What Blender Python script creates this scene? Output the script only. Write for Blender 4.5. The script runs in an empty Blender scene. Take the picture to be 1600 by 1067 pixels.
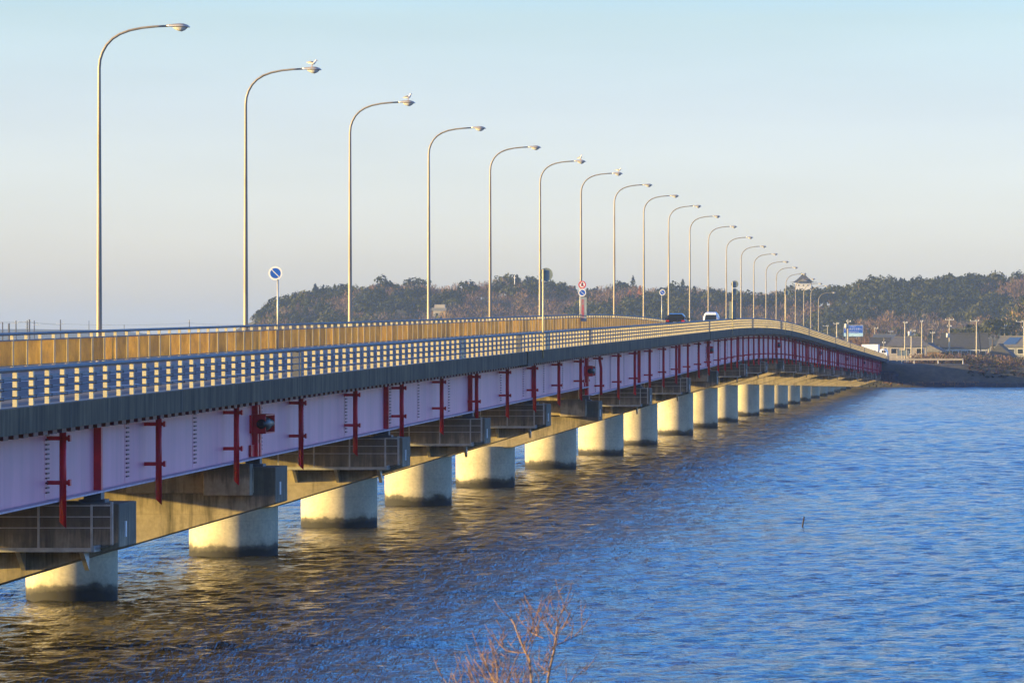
import bpy, math, random
import numpy as np
from mathutils import Vector, noise as mnoise

SC = bpy.context.scene
COL = SC.collection
rnd = random.Random(11)
R = math.radians

# ------------------------------------------------------------------ camera, sky, sun, exposure
F = 7805.0                     # focal length in pixels of the 1600 px wide photograph
VX, VY, CH = 1545.0, 546.0, 7.0
cam = bpy.data.cameras.new("camera")
co = bpy.data.objects.new("camera", cam); COL.objects.link(co); SC.camera = co
co.location = (0, 0, CH); co.rotation_euler = (R(90), 0, 0)
cam.sensor_width = 36; cam.lens = F / 1600 * 36
cam.shift_x = (800 - VX) / 1600; cam.shift_y = (VY - 533.5) / 1600
cam.clip_start = 1; cam.clip_end = 30000
cam.dof.use_dof = True; cam.dof.focus_distance = 230; cam.dof.aperture_fstop = 18

SUN_EL, SUN_ROT = R(7.6), R(253)
world = bpy.data.worlds.new("World"); SC.world = world; world.use_nodes = True
wn, wl = world.node_tree.nodes, world.node_tree.links
sky = wn.new('ShaderNodeTexSky'); sky.sky_type = 'NISHITA'; sky.sun_disc = False
sky.sun_elevation = SUN_EL; sky.sun_rotation = SUN_ROT; sky.ozone_density = 2.0
tc = wn.new('ShaderNodeTexCoord'); sep = wn.new('ShaderNodeSeparateXYZ'); wl.new(tc.outputs['Generated'], sep.inputs[0])
ramp = wn.new('ShaderNodeValToRGB'); wl.new(sep.outputs['Z'], ramp.inputs[0])
els = ramp.color_ramp.elements
SKY_T = [(0.0, (1.40, 1.50, 2.45)), (.026, (1.26, 1.37, 2.35)), (.048, (1.02, 1.08, 1.78)), (.066, (.89, .97, 1.40)), (.095, (.42, .92, 1.85)), (.14, (.30, .92, 2.15)), (.30, (.34, .88, 2.2)), (.45, (.95, .78, 1.05)), (1.0, (.98, .74, .95))]
els[0].position = 0; els[0].color = (*[c / 2.5 for c in SKY_T[0][1]], 1)
els[1].position = 1; els[1].color = (*[c / 2.5 for c in SKY_T[-1][1]], 1)
for p_, c_ in SKY_T[1:-1]:
    e = els.new(p_); e.color = (*[c / 2.5 for c in c_], 1)
mul = wn.new('ShaderNodeMix'); mul.data_type = 'RGBA'; mul.blend_type = 'MULTIPLY'; mul.inputs[0].default_value = 1
wl.new(sky.outputs[0], mul.inputs[6]); wl.new(ramp.outputs[0], mul.inputs[7])
bg = wn['Background']; nz = wn.new('ShaderNodeTexNoise'); nz.inputs['Scale'].default_value = 1; nz.inputs['Detail'].default_value = 4
mp = wn.new('ShaderNodeMapping'); mp.inputs['Scale'].default_value = (9, 9, 70); wl.new(tc.outputs['Generated'], mp.inputs[0]); wl.new(mp.outputs[0], nz.inputs[0])
mr = wn.new('ShaderNodeMapRange'); mr.inputs[1].default_value = .3; mr.inputs[2].default_value = .7; mr.inputs[3].default_value = .965; mr.inputs[4].default_value = 1.035; wl.new(nz.outputs[0], mr.inputs[0])
m3 = wn.new('ShaderNodeVectorMath'); m3.operation = 'SCALE'; wl.new(mul.outputs[2], m3.inputs[0]); wl.new(mr.outputs[0], m3.inputs['Scale']); wl.new(m3.outputs[0], bg.inputs[0]); bg.inputs[1].default_value = 0.125 * 2.5

sl = bpy.data.lights.new("sun", 'SUN'); sl.energy = 5.0; sl.angle = R(.5); sl.color = (1, .69, .19)
so = bpy.data.objects.new("sun", sl); COL.objects.link(so)
SUND = Vector((math.sin(SUN_ROT) * math.cos(SUN_EL), math.cos(SUN_ROT) * math.cos(SUN_EL), math.sin(SUN_EL)))
so.rotation_euler = SUND.to_track_quat('Z', 'Y').to_euler(); so.location = (-60, 0, 60)
vs = SC.view_settings; vs.view_transform = 'Standard'; vs.look = 'None'; vs.gamma = 1; vs.exposure = 1.4
cy = SC.cycles
cy.max_bounces = 8; cy.diffuse_bounces = 3; cy.glossy_bounces = 4; cy.transmission_bounces = 4; cy.volume_bounces = 0
cy.caustics_reflective = False; cy.caustics_refractive = False; cy.sample_clamp_indirect = 6; cy.use_denoising = True; cy.denoiser = 'OPENIMAGEDENOISE'; cy.denoising_prefilter = 'ACCURATE'

# ------------------------------------------------------------------ helpers
def PW(x, y, p):               # photo pixel + scale (px per metre) -> world point
    return Vector(((x - VX) / p, F / p, CH + (VY - y) / p))

def tag(o, label=None, cat=None, group=None, kind=None):
    if label: o['label'] = label
    if cat: o['category'] = cat
    if group: o['group'] = group
    if kind: o['kind'] = kind
    return o

def empty(name, loc, label, cat, group=None, rz=0):
    o = bpy.data.objects.new(name, None); COL.objects.link(o)
    o.location = loc; o.rotation_euler = (0, 0, rz); o.empty_display_size = .2
    return tag(o, label, cat, group)

def copy_tree(o, parent=None):
    c = o.copy(); COL.objects.link(c); c.parent = parent
    for ch in list(o.children): copy_tree(ch, c)
    return c

class MB:
    def __init__(s): s.v = []; s.f = []; s.sm = []
    def add(s, vs, fs, smooth=False):
        n = len(s.v); s.v += [tuple(v) for v in vs]; s.f += [tuple(i + n for i in f) for f in fs]; s.sm += [smooth] * len(fs); return s
    def box(s, x0, x1, y0, y1, z0, z1):
        v = [(x, y, z) for z in (z0, z1) for y in (y0, y1) for x in (x0, x1)]
        return s.add(v, [(0, 2, 3, 1), (4, 5, 7, 6), (0, 1, 5, 4), (2, 6, 7, 3), (0, 4, 6, 2), (1, 3, 7, 5)])
    def cbox(s, c, d): return s.box(c[0]-d[0]/2, c[0]+d[0]/2, c[1]-d[1]/2, c[1]+d[1]/2, c[2]-d[2]/2, c[2]+d[2]/2)
    def tube(s, pts, rad, n=10, caps=True):
        pts = [Vector(p) for p in pts]
        if not hasattr(rad, '__len__'): rad = [rad] * len(pts)
        vs = []; a = None
        for i, p in enumerate(pts):
            t = (pts[min(i+1, len(pts)-1)] - pts[max(i-1, 0)]).normalized()
            if a is None:
                a = t.orthogonal().normalized()
            a = (a - t * a.dot(t)).normalized(); b = t.cross(a)
            for k in range(n):
                w = 2 * math.pi * k / n
                vs.append(p + (a * math.cos(w) + b * math.sin(w)) * rad[i])
        fs = [(i*n+k, i*n+(k+1) % n, (i+1)*n+(k+1) % n, (i+1)*n+k) for i in range(len(pts)-1) for k in range(n)]
        s.add(vs, fs, True)
        if caps:
            m = len(s.v) - len(vs)
            s.f.append(tuple(m + k for k in range(n))[::-1]); s.f.append(tuple(m + (len(pts)-1)*n + k for k in range(n))); s.sm += [False, False]
        return s
    def prism_xz(s, poly, y0, y1):     # polygon in XZ extruded in Y
        n = len(poly); v = [(x, y0, z) for x, z in poly] + [(x, y1, z) for x, z in poly]
        return s.add(v, [tuple(range(n)), tuple(range(2*n-1, n-1, -1))] + [(i, i+n, (i+1) % n + n, (i+1) % n) for i in range(n)])
    def prism_yz(s, poly, x0, x1):
        n = len(poly); v = [(x0, y, z) for y, z in poly] + [(x1, y, z) for y, z in poly]
        return s.add(v, [tuple(range(n)), tuple(range(2*n-1, n-1, -1))] + [(i, i+n, (i+1) % n + n, (i+1) % n) for i in range(n)])
    def build(s, name, mat, parent=None, loc=None, bevel=0):
        me = bpy.data.meshes.new(name); me.from_pydata(s.v, [], s.f); me.polygons.foreach_set('use_smooth', s.sm)
        me.materials.append(mat); me.validate(); me.update()
        import bmesh
        bm = bmesh.new(); bm.from_mesh(me); bmesh.ops.recalc_face_normals(bm, faces=bm.faces)
        bm.to_mesh(me); bm.free()
        o = bpy.data.objects.new(name, me); COL.objects.link(o)
        if parent: o.parent = parent
        if loc: o.location = loc
        if bevel:
            b = o.modifiers.new('b', 'BEVEL'); b.width = bevel; b.segments = 1; b.limit_method = 'ANGLE'
        return o

def np_mesh(name, V, Fc, mat, parent=None, smooth=False, mats=None, midx=None):   # V (n,3), Fc (m,k)
    V = np.asarray(V, dtype=np.float32); Fc = np.asarray(Fc, dtype=np.int32)
    me = bpy.data.meshes.new(name); k = Fc.shape[1]
    me.vertices.add(len(V)); me.vertices.foreach_set('co', V.ravel())
    me.loops.add(Fc.size); me.loops.foreach_set('vertex_index', Fc.ravel())
    me.polygons.add(len(Fc)); me.polygons.foreach_set('loop_start', np.arange(0, Fc.size, k, dtype=np.int32))
    me.polygons.foreach_set('loop_total', np.full(len(Fc), k, dtype=np.int32))
    me.polygons.foreach_set('use_smooth', np.full(len(Fc), smooth))
    for m in (mats or [mat]): me.materials.append(m)
    if midx is not None: me.polygons.foreach_set('material_index', np.asarray(midx, dtype=np.int32))
    me.update(calc_edges=True)
    o = bpy.data.objects.new(name, me); COL.objects.link(o)
    if parent: o.parent = parent
    return o

# ------------------------------------------------------------------ materials
class NT:
    def __init__(s, name):
        s.m = bpy.data.materials.new(name); s.m.use_nodes = True; s.n = s.m.node_tree.nodes; s.l = s.m.node_tree.links
        s.b = s.n['Principled BSDF']
        s.pos = s.n.new('ShaderNodeNewGeometry').outputs['Position']
    def mapping(s, sc, src=None):
        m = s.n.new('ShaderNodeMapping'); m.inputs['Scale'].default_value = sc; s.l.new(src or s.pos, m.inputs[0]); return m.outputs[0]
    def noise(s, sc, detail=3, rough=.6, src=None, dist=0):
        t = s.n.new('ShaderNodeTexNoise'); t.inputs['Scale'].default_value = 1; t.inputs['Detail'].default_value = detail
        t.inputs['Roughness'].default_value = rough; t.inputs['Distortion'].default_value = dist
        s.l.new(s.mapping(sc if hasattr(sc, '__len__') else (sc,)*3, src), t.inputs['Vector']); return t.outputs[0]
    def ramp(s, src, stops):
        r = s.n.new('ShaderNodeValToRGB'); s.l.new(src, r.inputs[0]); e = r.color_ramp.elements
        e[0].position = stops[0][0]; e[0].color = (*stops[0][1], 1); e[1].position = stops[-1][0]; e[1].color = (*stops[-1][1], 1)
        for p, c in stops[1:-1]:
            q = e.new(p); q.color = (*c, 1)
        return r.outputs[0]
    def mix(s, fac, a, b, mode='MIX'):
        m = s.n.new('ShaderNodeMix'); m.data_type = 'RGBA'; m.blend_type = mode
        for i, v in ((0, fac), (6, a), (7, b)):
            if hasattr(v, 'is_linked') or hasattr(v, 'links'): s.l.new(v, m.inputs[i])
            elif i == 0: m.inputs[0].default_value = v
            else: m.inputs[i].default_value = (*v, 1)
        return m.outputs[2]
    def math(s, op, a, b=None, c=None):
        m = s.n.new('ShaderNodeMath'); m.operation = op
        for i, v in enumerate((a, b, c)):
            if v is None: continue
            if isinstance(v, (int, float)): m.inputs[i].default_value = v
            else: s.l.new(v, m.inputs[i])
        return m.outputs[0]
    def sepz(s):
        x = s.n.new('ShaderNodeSeparateXYZ'); s.l.new(s.pos, x.inputs[0]); return x.outputs
    def color(s, v):
        if isinstance(v, tuple): s.b.inputs['Base Color'].default_value = (*v, 1)
        else: s.l.new(v, s.b.inputs['Base Color'])
    def set(s, **k):
        for a, v in k.items():
            i = s.b.inputs[a.replace('_', ' ')]
            if isinstance(v, (int, float, tuple)): i.default_value = v
            else: s.l.new(v, i)
    def bump(s, h, strength, dist):
        b = s.n.new('ShaderNodeBump'); b.inputs['Strength'].default_value = strength; b.inputs['Distance'].default_value = dist
        s.l.new(h, b.inputs['Height']); s.l.new(b.outputs[0], s.b.inputs['Normal']); return b

def simple(name, col, rough=.6, metal=0, var=.25, sc=2.5, bump=0):
    t = NT(name); n = t.noise(sc, 4)
    lo = tuple(c * (1 - var) for c in col); hi = tuple(min(1, c * (1 + var)) for c in col)
    t.color(t.ramp(n, [(.3, lo), (.7, hi)])); t.set(Roughness=rough, Metallic=metal)
    if bump: t.bump(n, .6, bump)
    return t.m

M = {}
def mk_concrete(name, base, dark, zstain=False, streak=.5):
    t = NT(name); n1 = t.noise(.6, 5, .65); n2 = t.noise((1.3, 1.3, .14), 5, .7); n3 = t.noise(9, 3); n4 = t.noise((.35, .35, .5), 4, .7); n5 = t.noise((3.5, 3.5, .3), 4, .7)
    c = t.ramp(n1, [(.3, tuple(x * .82 for x in base)), (.7, tuple(min(1, x * 1.14) for x in base))])
    st = t.ramp(n2, [(.53, (0, 0, 0)), (.72, (1, 1, 1))])
    c = t.mix(t.math('MULTIPLY', st, streak), c, dark)
    c = t.mix(t.math('MULTIPLY', t.ramp(n4, [(.50, (0, 0, 0)), (.68, (1, 1, 1))]), .8 if not zstain else .22), c, tuple(x * .55 for x in base))
    c = t.mix(t.ramp(n5, [(.60, (0, 0, 0)), (.76, (.55,)*3)]), c, dark)
    c = t.mix(.35, c, t.ramp(n3, [(.3, (.55,)*3), (.7, (1.25,)*3)]), 'MULTIPLY')
    wv_ = t.n.new('ShaderNodeTexWave'); wv_.wave_type = 'BANDS'; wv_.bands_direction = 'Z'; wv_.wave_profile = 'SAW'; wv_.inputs['Scale'].default_value = .26; t.l.new(t.pos, wv_.inputs['Vector'])
    c = t.mix(t.ramp(wv_.outputs[1], [(.0, (.35,)*3), (.025, (0, 0, 0))]), c, tuple(x * .45 for x in base))
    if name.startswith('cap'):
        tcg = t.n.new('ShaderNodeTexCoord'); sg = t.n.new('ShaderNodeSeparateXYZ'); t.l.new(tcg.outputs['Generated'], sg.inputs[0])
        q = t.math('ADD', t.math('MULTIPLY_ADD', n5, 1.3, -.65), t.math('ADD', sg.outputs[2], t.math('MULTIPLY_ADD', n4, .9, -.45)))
        c = t.mix(t.ramp(q, [(.42, (0, 0, 0)), (.66, (.66,)*3), (.9, (.84,)*3)]), c, (.10, .085, .055))  # ragged top staining, also painted in to deepen the shade on the upper cap
    if zstain:
        z = t.sepz()[2]; nz = t.math('MULTIPLY_ADD', n1, .9, -.45)
        zz = t.math('ADD', z, nz)
        f = t.ramp(zz, [(.20, (1, 1, 1)), (.36, (.85,)*3), (.46, (.25,)*3), (.66, (0, 0, 0))])
        c = t.mix(f, c, (.022, .020, .014))
    t.color(c); t.set(Roughness=.85); t.bump(n3, .3, .01)
    return t.m
M['pier'] = mk_concrete('pier_concrete', (.64, .56, .38), (.34, .30, .21), True, .28)
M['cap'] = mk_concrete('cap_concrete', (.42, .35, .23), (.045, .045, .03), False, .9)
M['deckc'] = mk_concrete('deck_concrete', (.33, .32, .29), (.12, .12, .11), False, .5)
# edge beam: weathered dark concrete with vertical drip streaks
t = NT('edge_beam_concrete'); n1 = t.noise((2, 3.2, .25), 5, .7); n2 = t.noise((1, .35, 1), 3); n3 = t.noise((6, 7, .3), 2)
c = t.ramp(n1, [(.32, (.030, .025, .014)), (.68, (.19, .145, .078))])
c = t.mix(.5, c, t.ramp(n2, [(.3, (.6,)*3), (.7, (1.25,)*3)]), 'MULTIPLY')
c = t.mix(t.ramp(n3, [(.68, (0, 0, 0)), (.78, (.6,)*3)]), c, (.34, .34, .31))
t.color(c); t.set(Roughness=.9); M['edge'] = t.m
# lilac painted girder with faint vertical weathering
t = NT('lilac_paint'); n1 = t.noise((1, 1.6, .1), 4, .6); n2 = t.noise(.35, 3)
c = t.ramp(n1, [(.3, (.72, .30, .36)), (.7, (.88, .38, .45))])
c = t.mix(.6, c, t.ramp(n2, [(.3, (.86, .84, .88)), (.7, (1.1, 1.08, 1.06))]), 'MULTIPLY')
n4 = t.noise((2, 4, .2), 5, .7); c = t.mix(t.ramp(n4, [(.58, (0, 0, 0)), (.78, (.5,)*3)]), c, (.38, .22, .18)); n6 = t.noise((.25, .25, .4), 4, .7); c = t.mix(t.ramp(n6, [(.5, (0, 0, 0)), (.75, (.35,)*3)]), c, (.50, .30, .34))
t.color(c); t.set(Roughness=.42); M['lilac'] = t.m
M['red'] = simple('crimson_paint', (.64, .010, .025), .38, 0, .3, 1.5)
M['redd'] = simple('dark_crimson_paint', (.13, .010, .02), .5, 0, .3, 2)
M['flange'] = simple('flange_paint', (.55, .46, .52), .5)
M['black'] = simple('black_rubber', (.012, .012, .014), .45)
t = NT('asphalt'); n1 = t.noise(.5, 4); n2 = t.noise(30, 2)
n5 = t.noise((1.8, .02, 1), 3)
c = t.ramp(n1, [(.3, (.075, .075, .078)), (.7, (.125, .122, .12))]); c = t.mix(.5, c, t.ramp(n5, [(.3, (.7,)*3), (.7, (1.25,)*3)]), 'MULTIPLY')
t.color(c); t.set(Roughness=.8); t.bump(n2, .2, .01); M['asphalt'] = t.m
M['white'] = simple('white_marking', (.72, .72, .68), .6, 0, .12, 3)
M['rail'] = simple('galvanised_rail', (.15, .15, .15), .55, .1, .2, 3)
M['post'] = simple('cream_post_paint', (.66, .56, .32), .45, 0, .12, 3)
M['cream'] = M['post']
t = NT('amber_panel'); n1 = t.noise((1, .9, 1.2), 5, .65); n2 = t.noise(6, 4, .7)
oi = t.n.new('ShaderNodeObjectInfo'); c = t.ramp(n1, [(.3, (.36, .26, .03)), (.7, (.62, .47, .08))]); c = t.mix(1.0, c, t.ramp(oi.outputs['Random'], [(0, (.72, .70, .66)), (.5, (.95,)*3), (1, (1.2, 1.16, 1.1))]), 'MULTIPLY'); c = t.mix(.5, c, t.ramp(n2, [(.3, (.75,)*3), (.7, (1.2,)*3)]), 'MULTIPLY')
t.color(c); t.set(Roughness=.5)
tr = t.n.new('ShaderNodeBsdfTranslucent'); t.l.new(c, tr.inputs[0]); mx = t.n.new('ShaderNodeMixShader'); mx.inputs[0].default_value = .55
t.l.new(t.b.outputs[0], mx.inputs[1]); t.l.new(tr.outputs[0], mx.inputs[2]); t.l.new(mx.outputs[0], t.n['Material Output'].inputs[0]); M['amber'] = t.m
t = NT('lamp_pole_paint'); n = t.noise((3, 3, .5), 4)
t.color(t.ramp(n, [(.3, (.22, .18, .135)), (.7, (.36, .31, .24))])); t.set(Roughness=.5, Metallic=.15); M['pole'] = t.m
M['lamp'] = simple('lamp_housing', (.55, .50, .44), .3, .5, .12, 5)
M['lens'] = simple('lamp_lens', (.62, .60, .52), .12, 0, .1, 5)
M['steel'] = simple('galvanised_steel', (.52, .50, .43), .45, .3, .2, 4)
M['steeld'] = simple('dark_steel', (.10, .11, .12), .5, .3)
M['gull'] = simple('white_feathers', (.82, .79, .74), .8, 0, .06, 9)
M['wing'] = simple('grey_feathers', (.30, .30, .32), .8, 0, .15, 9)
M['beak'] = simple('orange_beak', (.45, .18, .03), .5)
M['signblue'] = simple('sign_blue', (.01, .10, .50), .4, 0, .08)
M['signred'] = simple('sign_red', (.55, .01, .03), .4, 0, .08)
M['signwhite'] = simple('sign_white', (.80, .80, .76), .4, 0, .05)
M['signback'] = simple('sign_back_grey', (.20, .24, .23), .5, .2, .2)
M['signink'] = simple('sign_ink', (.02, .03, .08), .5)
M['wood'] = simple('weathered_wood', (.05, .035, .025), .8)

# water: dark green-blue lake, wind ripples
t = NT('lake_water')
w1 = t.noise((1.2, 1.8, 1), 5, .62, dist=.4); w2 = t.noise((3.9, 6.0, 1), 4, .6, dist=.3); w3 = t.noise((1.5, .16, 1), 5, .7); w4 = t.noise((.03, .018, 1), 3)
amp = t.math('MAXIMUM', t.math('ADD', t.math('MULTIPLY_ADD', w3, 5.0, -2.1), t.math('MULTIPLY_ADD', w4, 2.0, -.7)), .08)
h = t.math('ADD', t.math('MULTIPLY', w1, amp), t.math('MULTIPLY', w2, .3))
t.bump(h, .75, .2)
t.color((.036, .031, .009)); t.set(Roughness=.08, IOR=1.333); M['water'] = t.m

# ground: dike grass, brown winter land
t = NT('winter_land'); n1 = t.noise(.08, 5, .7); n2 = t.noise(.9, 5, .75)
c = t.ramp(n1, [(.3, (.05, .055, .03)), (.5, (.085, .08, .045)), (.7, (.14, .115, .065))])
c = t.mix(.8, c, t.ramp(n2, [(.3, (.6,)*3), (.7, (1.4,)*3)]), 'MULTIPLY')
zs = t.sepz(); zz = t.math('MULTIPLY_ADD', n2, 1.2, zs[2]); c = t.mix(t.ramp(t.math('MULTIPLY', zz, .5), [(.45, (1, 1, 1)), (.75, (0, 0, 0))]), c, (.05, .05, .045))
t.color(c); t.set(Roughness=.95); t.bump(n2, .5, .25); M['land'] = t.m
# simple('hill_floor', (.035, .035, .025), .95, 0, .4, .05)
M['farhill'] = simple('far_hill_wood', (.022, .035, .04), .95, 0, .5, .01)

# ------------------------------------------------------------------ bridge geometry
LN, LF = 19.3, 32.1            # near and far edge, metres left of the camera
LC = (LN + LF) / 2
def zdeck(Y):                  # top of the edge beams
    g, Ys, Lc = .0097, 375.0, 150.0
    if Y <= Ys: return 5.93 + g * (Y - 110)
    z0 = 5.93 + g * (Ys - 110); r = (-.0081 - g) / Lc
    if Y <= Ys + Lc: return z0 + g * (Y - Ys) + r * (Y - Ys) ** 2 / 2
    return z0 + g * Lc + r * Lc * Lc / 2 - .0081 * (Y - Ys - Lc)
def gdepth(Y): return 2.25 if Y < 255.5 else 2.7
Y0, Y1 = 46.0, 945.0
YS = [Y0 + i * 5 for i in range(int((Y1 - Y0) / 5))] + [Y1]

def sweep(name, poly, mat, parent, ys=YS, zf=zdeck, closed=True):   # poly: list of (X, dz) swept along the bridge
    n = len(poly); V = []
    for y in ys:
        z = zf(y); V += [(px, y, z + dz) for px, dz in poly]
    Fs = []
    m = MB()
    for i in range(len(ys) - 1):
        for k in range(n if closed else n - 1):
            a = i*n + k; b = i*n + (k+1) % n
            Fs.append((a, b, b + n, a + n))
    if closed: Fs += [tuple(range(n)), tuple(range((len(ys)-1)*n, len(ys)*n))]
    m.add(V, Fs)
    return m.build(name, mat, parent)
def rect(x0, x1, z0, z1): return [(x0, z0), (x1, z0), (x1, z1), (x0, z1)]

bridge = empty('road_bridge', (0, 0, 0), 'long lilac girder road bridge with crimson stiffeners on round concrete piers across the lake', 'bridge')
sweep('deck', [(-LF + .3, -.5), (-LN - .3, -.5), (-LN - .3, -.27), (-LF + .3, -.27)], M['deckc'], bridge)
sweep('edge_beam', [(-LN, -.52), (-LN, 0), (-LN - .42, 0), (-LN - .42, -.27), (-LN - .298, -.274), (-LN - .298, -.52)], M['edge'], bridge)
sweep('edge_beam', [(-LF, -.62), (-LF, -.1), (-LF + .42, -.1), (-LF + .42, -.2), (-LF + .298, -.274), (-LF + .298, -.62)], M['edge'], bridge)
sweep('roadway', rect(-LF + 2.9, -LN - .422, -.268, -.255), M['asphalt'], bridge)
sweep('walkway_slab', rect(-LF + .422, -LF + 2.896, -.268, -.12), M['deckc'], bridge)
rl, rr = -LF + 3.0, -LN - .6
for xx in (rl + .25, rr - .25):
    sweep('edge_line', rect(xx - .08, xx + .08, -.254, -.251), M['white'], bridge)
cl = None; xm = (rl + rr) / 2; y = Y0 + 3
while y < Y1 - 8:
    za, zb = zdeck(y) - .250, zdeck(y + 5) - .250
    MB().add([(xm - .08, y, za), (xm + .08, y, za), (xm + .08, y + 5, zb), (xm - .08, y + 5, zb)], [(0, 1, 2, 3)]).build('lane_dash', M['white'], bridge); y += 10
# girders
LG = 20.6
for i, L in enumerate((LG, 24.0, 27.4, 30.8)):
    for ya, yb in ((Y0, 255.0), (255.6, Y1)):
        ys = [ya] + [q for q in YS if ya < q < yb] + [yb]; d = gdepth(ya + 5)
        g = sweep('girder', [(-L - .01, -d + .04), (-L + .01, -d + .04), (-L + .01, -.5), (-L - .01, -.5)], M['lilac'], bridge, ys)
        sweep('flange', rect(-L - .27, -L + .27, -d, -d + .038), M['flange'], g, ys)
        sweep('flange', rect(-L - .2, -L + .2, -.56, -.502), M['redd'], g, ys)
XW = -LG + .011                # outer face of the near web
PX = -LG + .36                 # drain pipe axis
PIERS = [88, 115, 140, 170, 197.6, 225, 255, 293, 331, 365, 409, 446, 482, 527, 564, 602, 641, 679, 715, 750, 782, 814, 847, 880, 914]
BLOCK = {2, 6, 9, 12, 15, 18, 21, 24}
# cantilever ribs under the edge beam
RIBY = [62 + k * 1.05 for k in range(int((Y1 - 64) / 1.05))]
def rib_mb(m, Y, base=0):
    z = zdeck(Y) if not base else 0; y = Y if not base else 0
    m.box(-LN - .52, -LN - .34, y - .26, y + .26, z - .655, z - .523)
first = None; rest = MB(); cnt = 0
for Y in RIBY:
    if Y > 97 and cnt < 98:
        if first is None:
            m = MB(); rib_mb(m, 0, 1); first = m.build('rib', M['redd'], bridge, (0, Y, zdeck(Y)))
        else:
            c = first.copy(); COL.objects.link(c); c.location = (0, Y, zdeck(Y))
        cnt += 1
    else: rib_mb(rest, Y)
tag(rest.build('rib', M['redd'], bridge), kind='stuff')
# stiffeners at each pier, bolt rows between
proto = {}
for i, Y in enumerate(PIERS):
    d = gdepth(Y + 1); key = ('st', d, i in BLOCK)
    if key not in proto:
        m = MB()
        if i in BLOCK: m.box(XW, XW + .16, -.42, -.16, -d + .04, -.565); m.box(XW, XW + .15, .16, .42, -d + .04, -.565)
        else: m.box(XW, XW + .17, -.10, .10, -d + .04, -.565)
        proto[key] = m.build('web_stiffener', M['red'], bridge, (0, Y, zdeck(Y)))
    else:
        c = proto[key].copy(); COL.objects.link(c); c.location = (0, Y, zdeck(Y))
for k in range(84):
    Y = 99.0 + k * 10.15
    if min(abs(Y - q) for q in PIERS) < 1.2: Y += 1.6
    d = gdepth(Y); key = ('bolt', d)
    if key not in proto:
        m = MB()
        z = -.68
        while z > -d + .1:
            m.cbox((XW + .02, 0, z), (.03, .34, .035))
            z -= .105
        o = MB().box(XW - .004, XW + .006, -.28, .28, -d + .06, -.6).build('splice_plate', M['lilac'], bridge, (0, Y, zdeck(Y))); m.build('bolts', M['redd'], o); proto[key] = o
    else:
        c = copy_tree(proto[key], bridge); c.location = (0, Y, zdeck(Y))
# drain pipes
def pipe(d, bent=False):
    m = MB(); r = .077
    if bent: pts = [(PX, -.5, -.5), (PX, -.5, -.95), (PX, .35, -1.35), (PX, .35, -d - .05)]
    else: pts = [(PX, 0, -.5), (PX, 0, -d - .5)]
    m.tube(pts, r, 12)
    yb = .35 if bent else 0
    for zb in (-.86, -d + .42):
        yy = -.5 if (bent and zb > -1) else yb
        m.box(XW, PX + .16, yy - .05, yy + .05, zb - .045, zb + .045)
        m.box(PX + .12, PX + .17, yy - .09, yy + .09, zb - .07, zb + .07)
    if not bent:   # slanted cut end
        n = len(m.v)
        for q in range(12, 24):
            x, y, z = m.v[q]; m.v[q] = (x, y, z + (PX - x) * 1.0)
    return m
Y = 96.6 - 12.6; np_ = 0
while Y < 940:
    d = gdepth(Y); bent = any(0 < Y - PIERS[i] < 7.5 for i in BLOCK if PIERS[i] > 200)
    key = ('pipe', d, bent)
    if key not in proto: proto[key] = pipe(d, bent).build('drain_pipe', M['red'], bridge, (0, Y, zdeck(Y)))
    else:
        c = proto[key].copy(); COL.objects.link(c); c.location = (0, Y, zdeck(Y))
    Y += 12.6 if Y < 365 else 9.4
# joint covers on the edge beam
jm = MB().box(-LN - .44, -LN + .035, -1.1, 1.1, -.60, .012).build('joint_cover', M['edge'], bridge, (0, 210, zdeck(210)))
for Y in (347, 489, 633, 780):
    c = jm.copy(); COL.objects.link(c); c.location = (0, Y, zdeck(Y))
# dampers at the expansion piers
def damper():
    m = MB(); a = .55
    m.box(XW, XW + .05, -.8, 1.3, -1.55, -1.05)
    for z in (-1.05, -1.55): m.box(XW + .05, XW + .42, -.55, 1.2, z - .02, z + .02)
    for y in (-.55, 1.2): m.box(XW + .05, XW + .42, y - .025, y + .025, -1.53, -1.07)
    m.box(XW + .02, XW + .07, -.95, .9, -2.2, -1.88)
    for z in (-.62, -.78, -1.75, -1.8): m.cbox((XW + .26, -.65, z), (.04, .12, .05))
    return m
dm = damper().build('damper', M['red'], bridge)
cyl = MB(); cyl.tube([(XW + .30, -.7, -1.3), (XW + .30, -.45, -1.3), (XW + .3, .15, -1.3), (XW + .3, .3, -1.3)], [.08, .2, .2, .13], 16)
cyl.tube([(XW + .3, .3, -1.3), (XW + .3, 1.15, -1.3)], .12, 12).build('buffer', M['black'], dm)
MB().box(XW + .14, XW + .40, .32, .38, -1.45, -1.15).build('clamp_plate', M['flange'], dm)
for k, i in enumerate(sorted(BLOCK)):
    Y = PIERS[i]; o = dm if k == 0 else copy_tree(dm, bridge)
    o.location = (0, Y - .1, zdeck(Y) - (gdepth(Y + 1) - 2.25) * .3)
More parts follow.
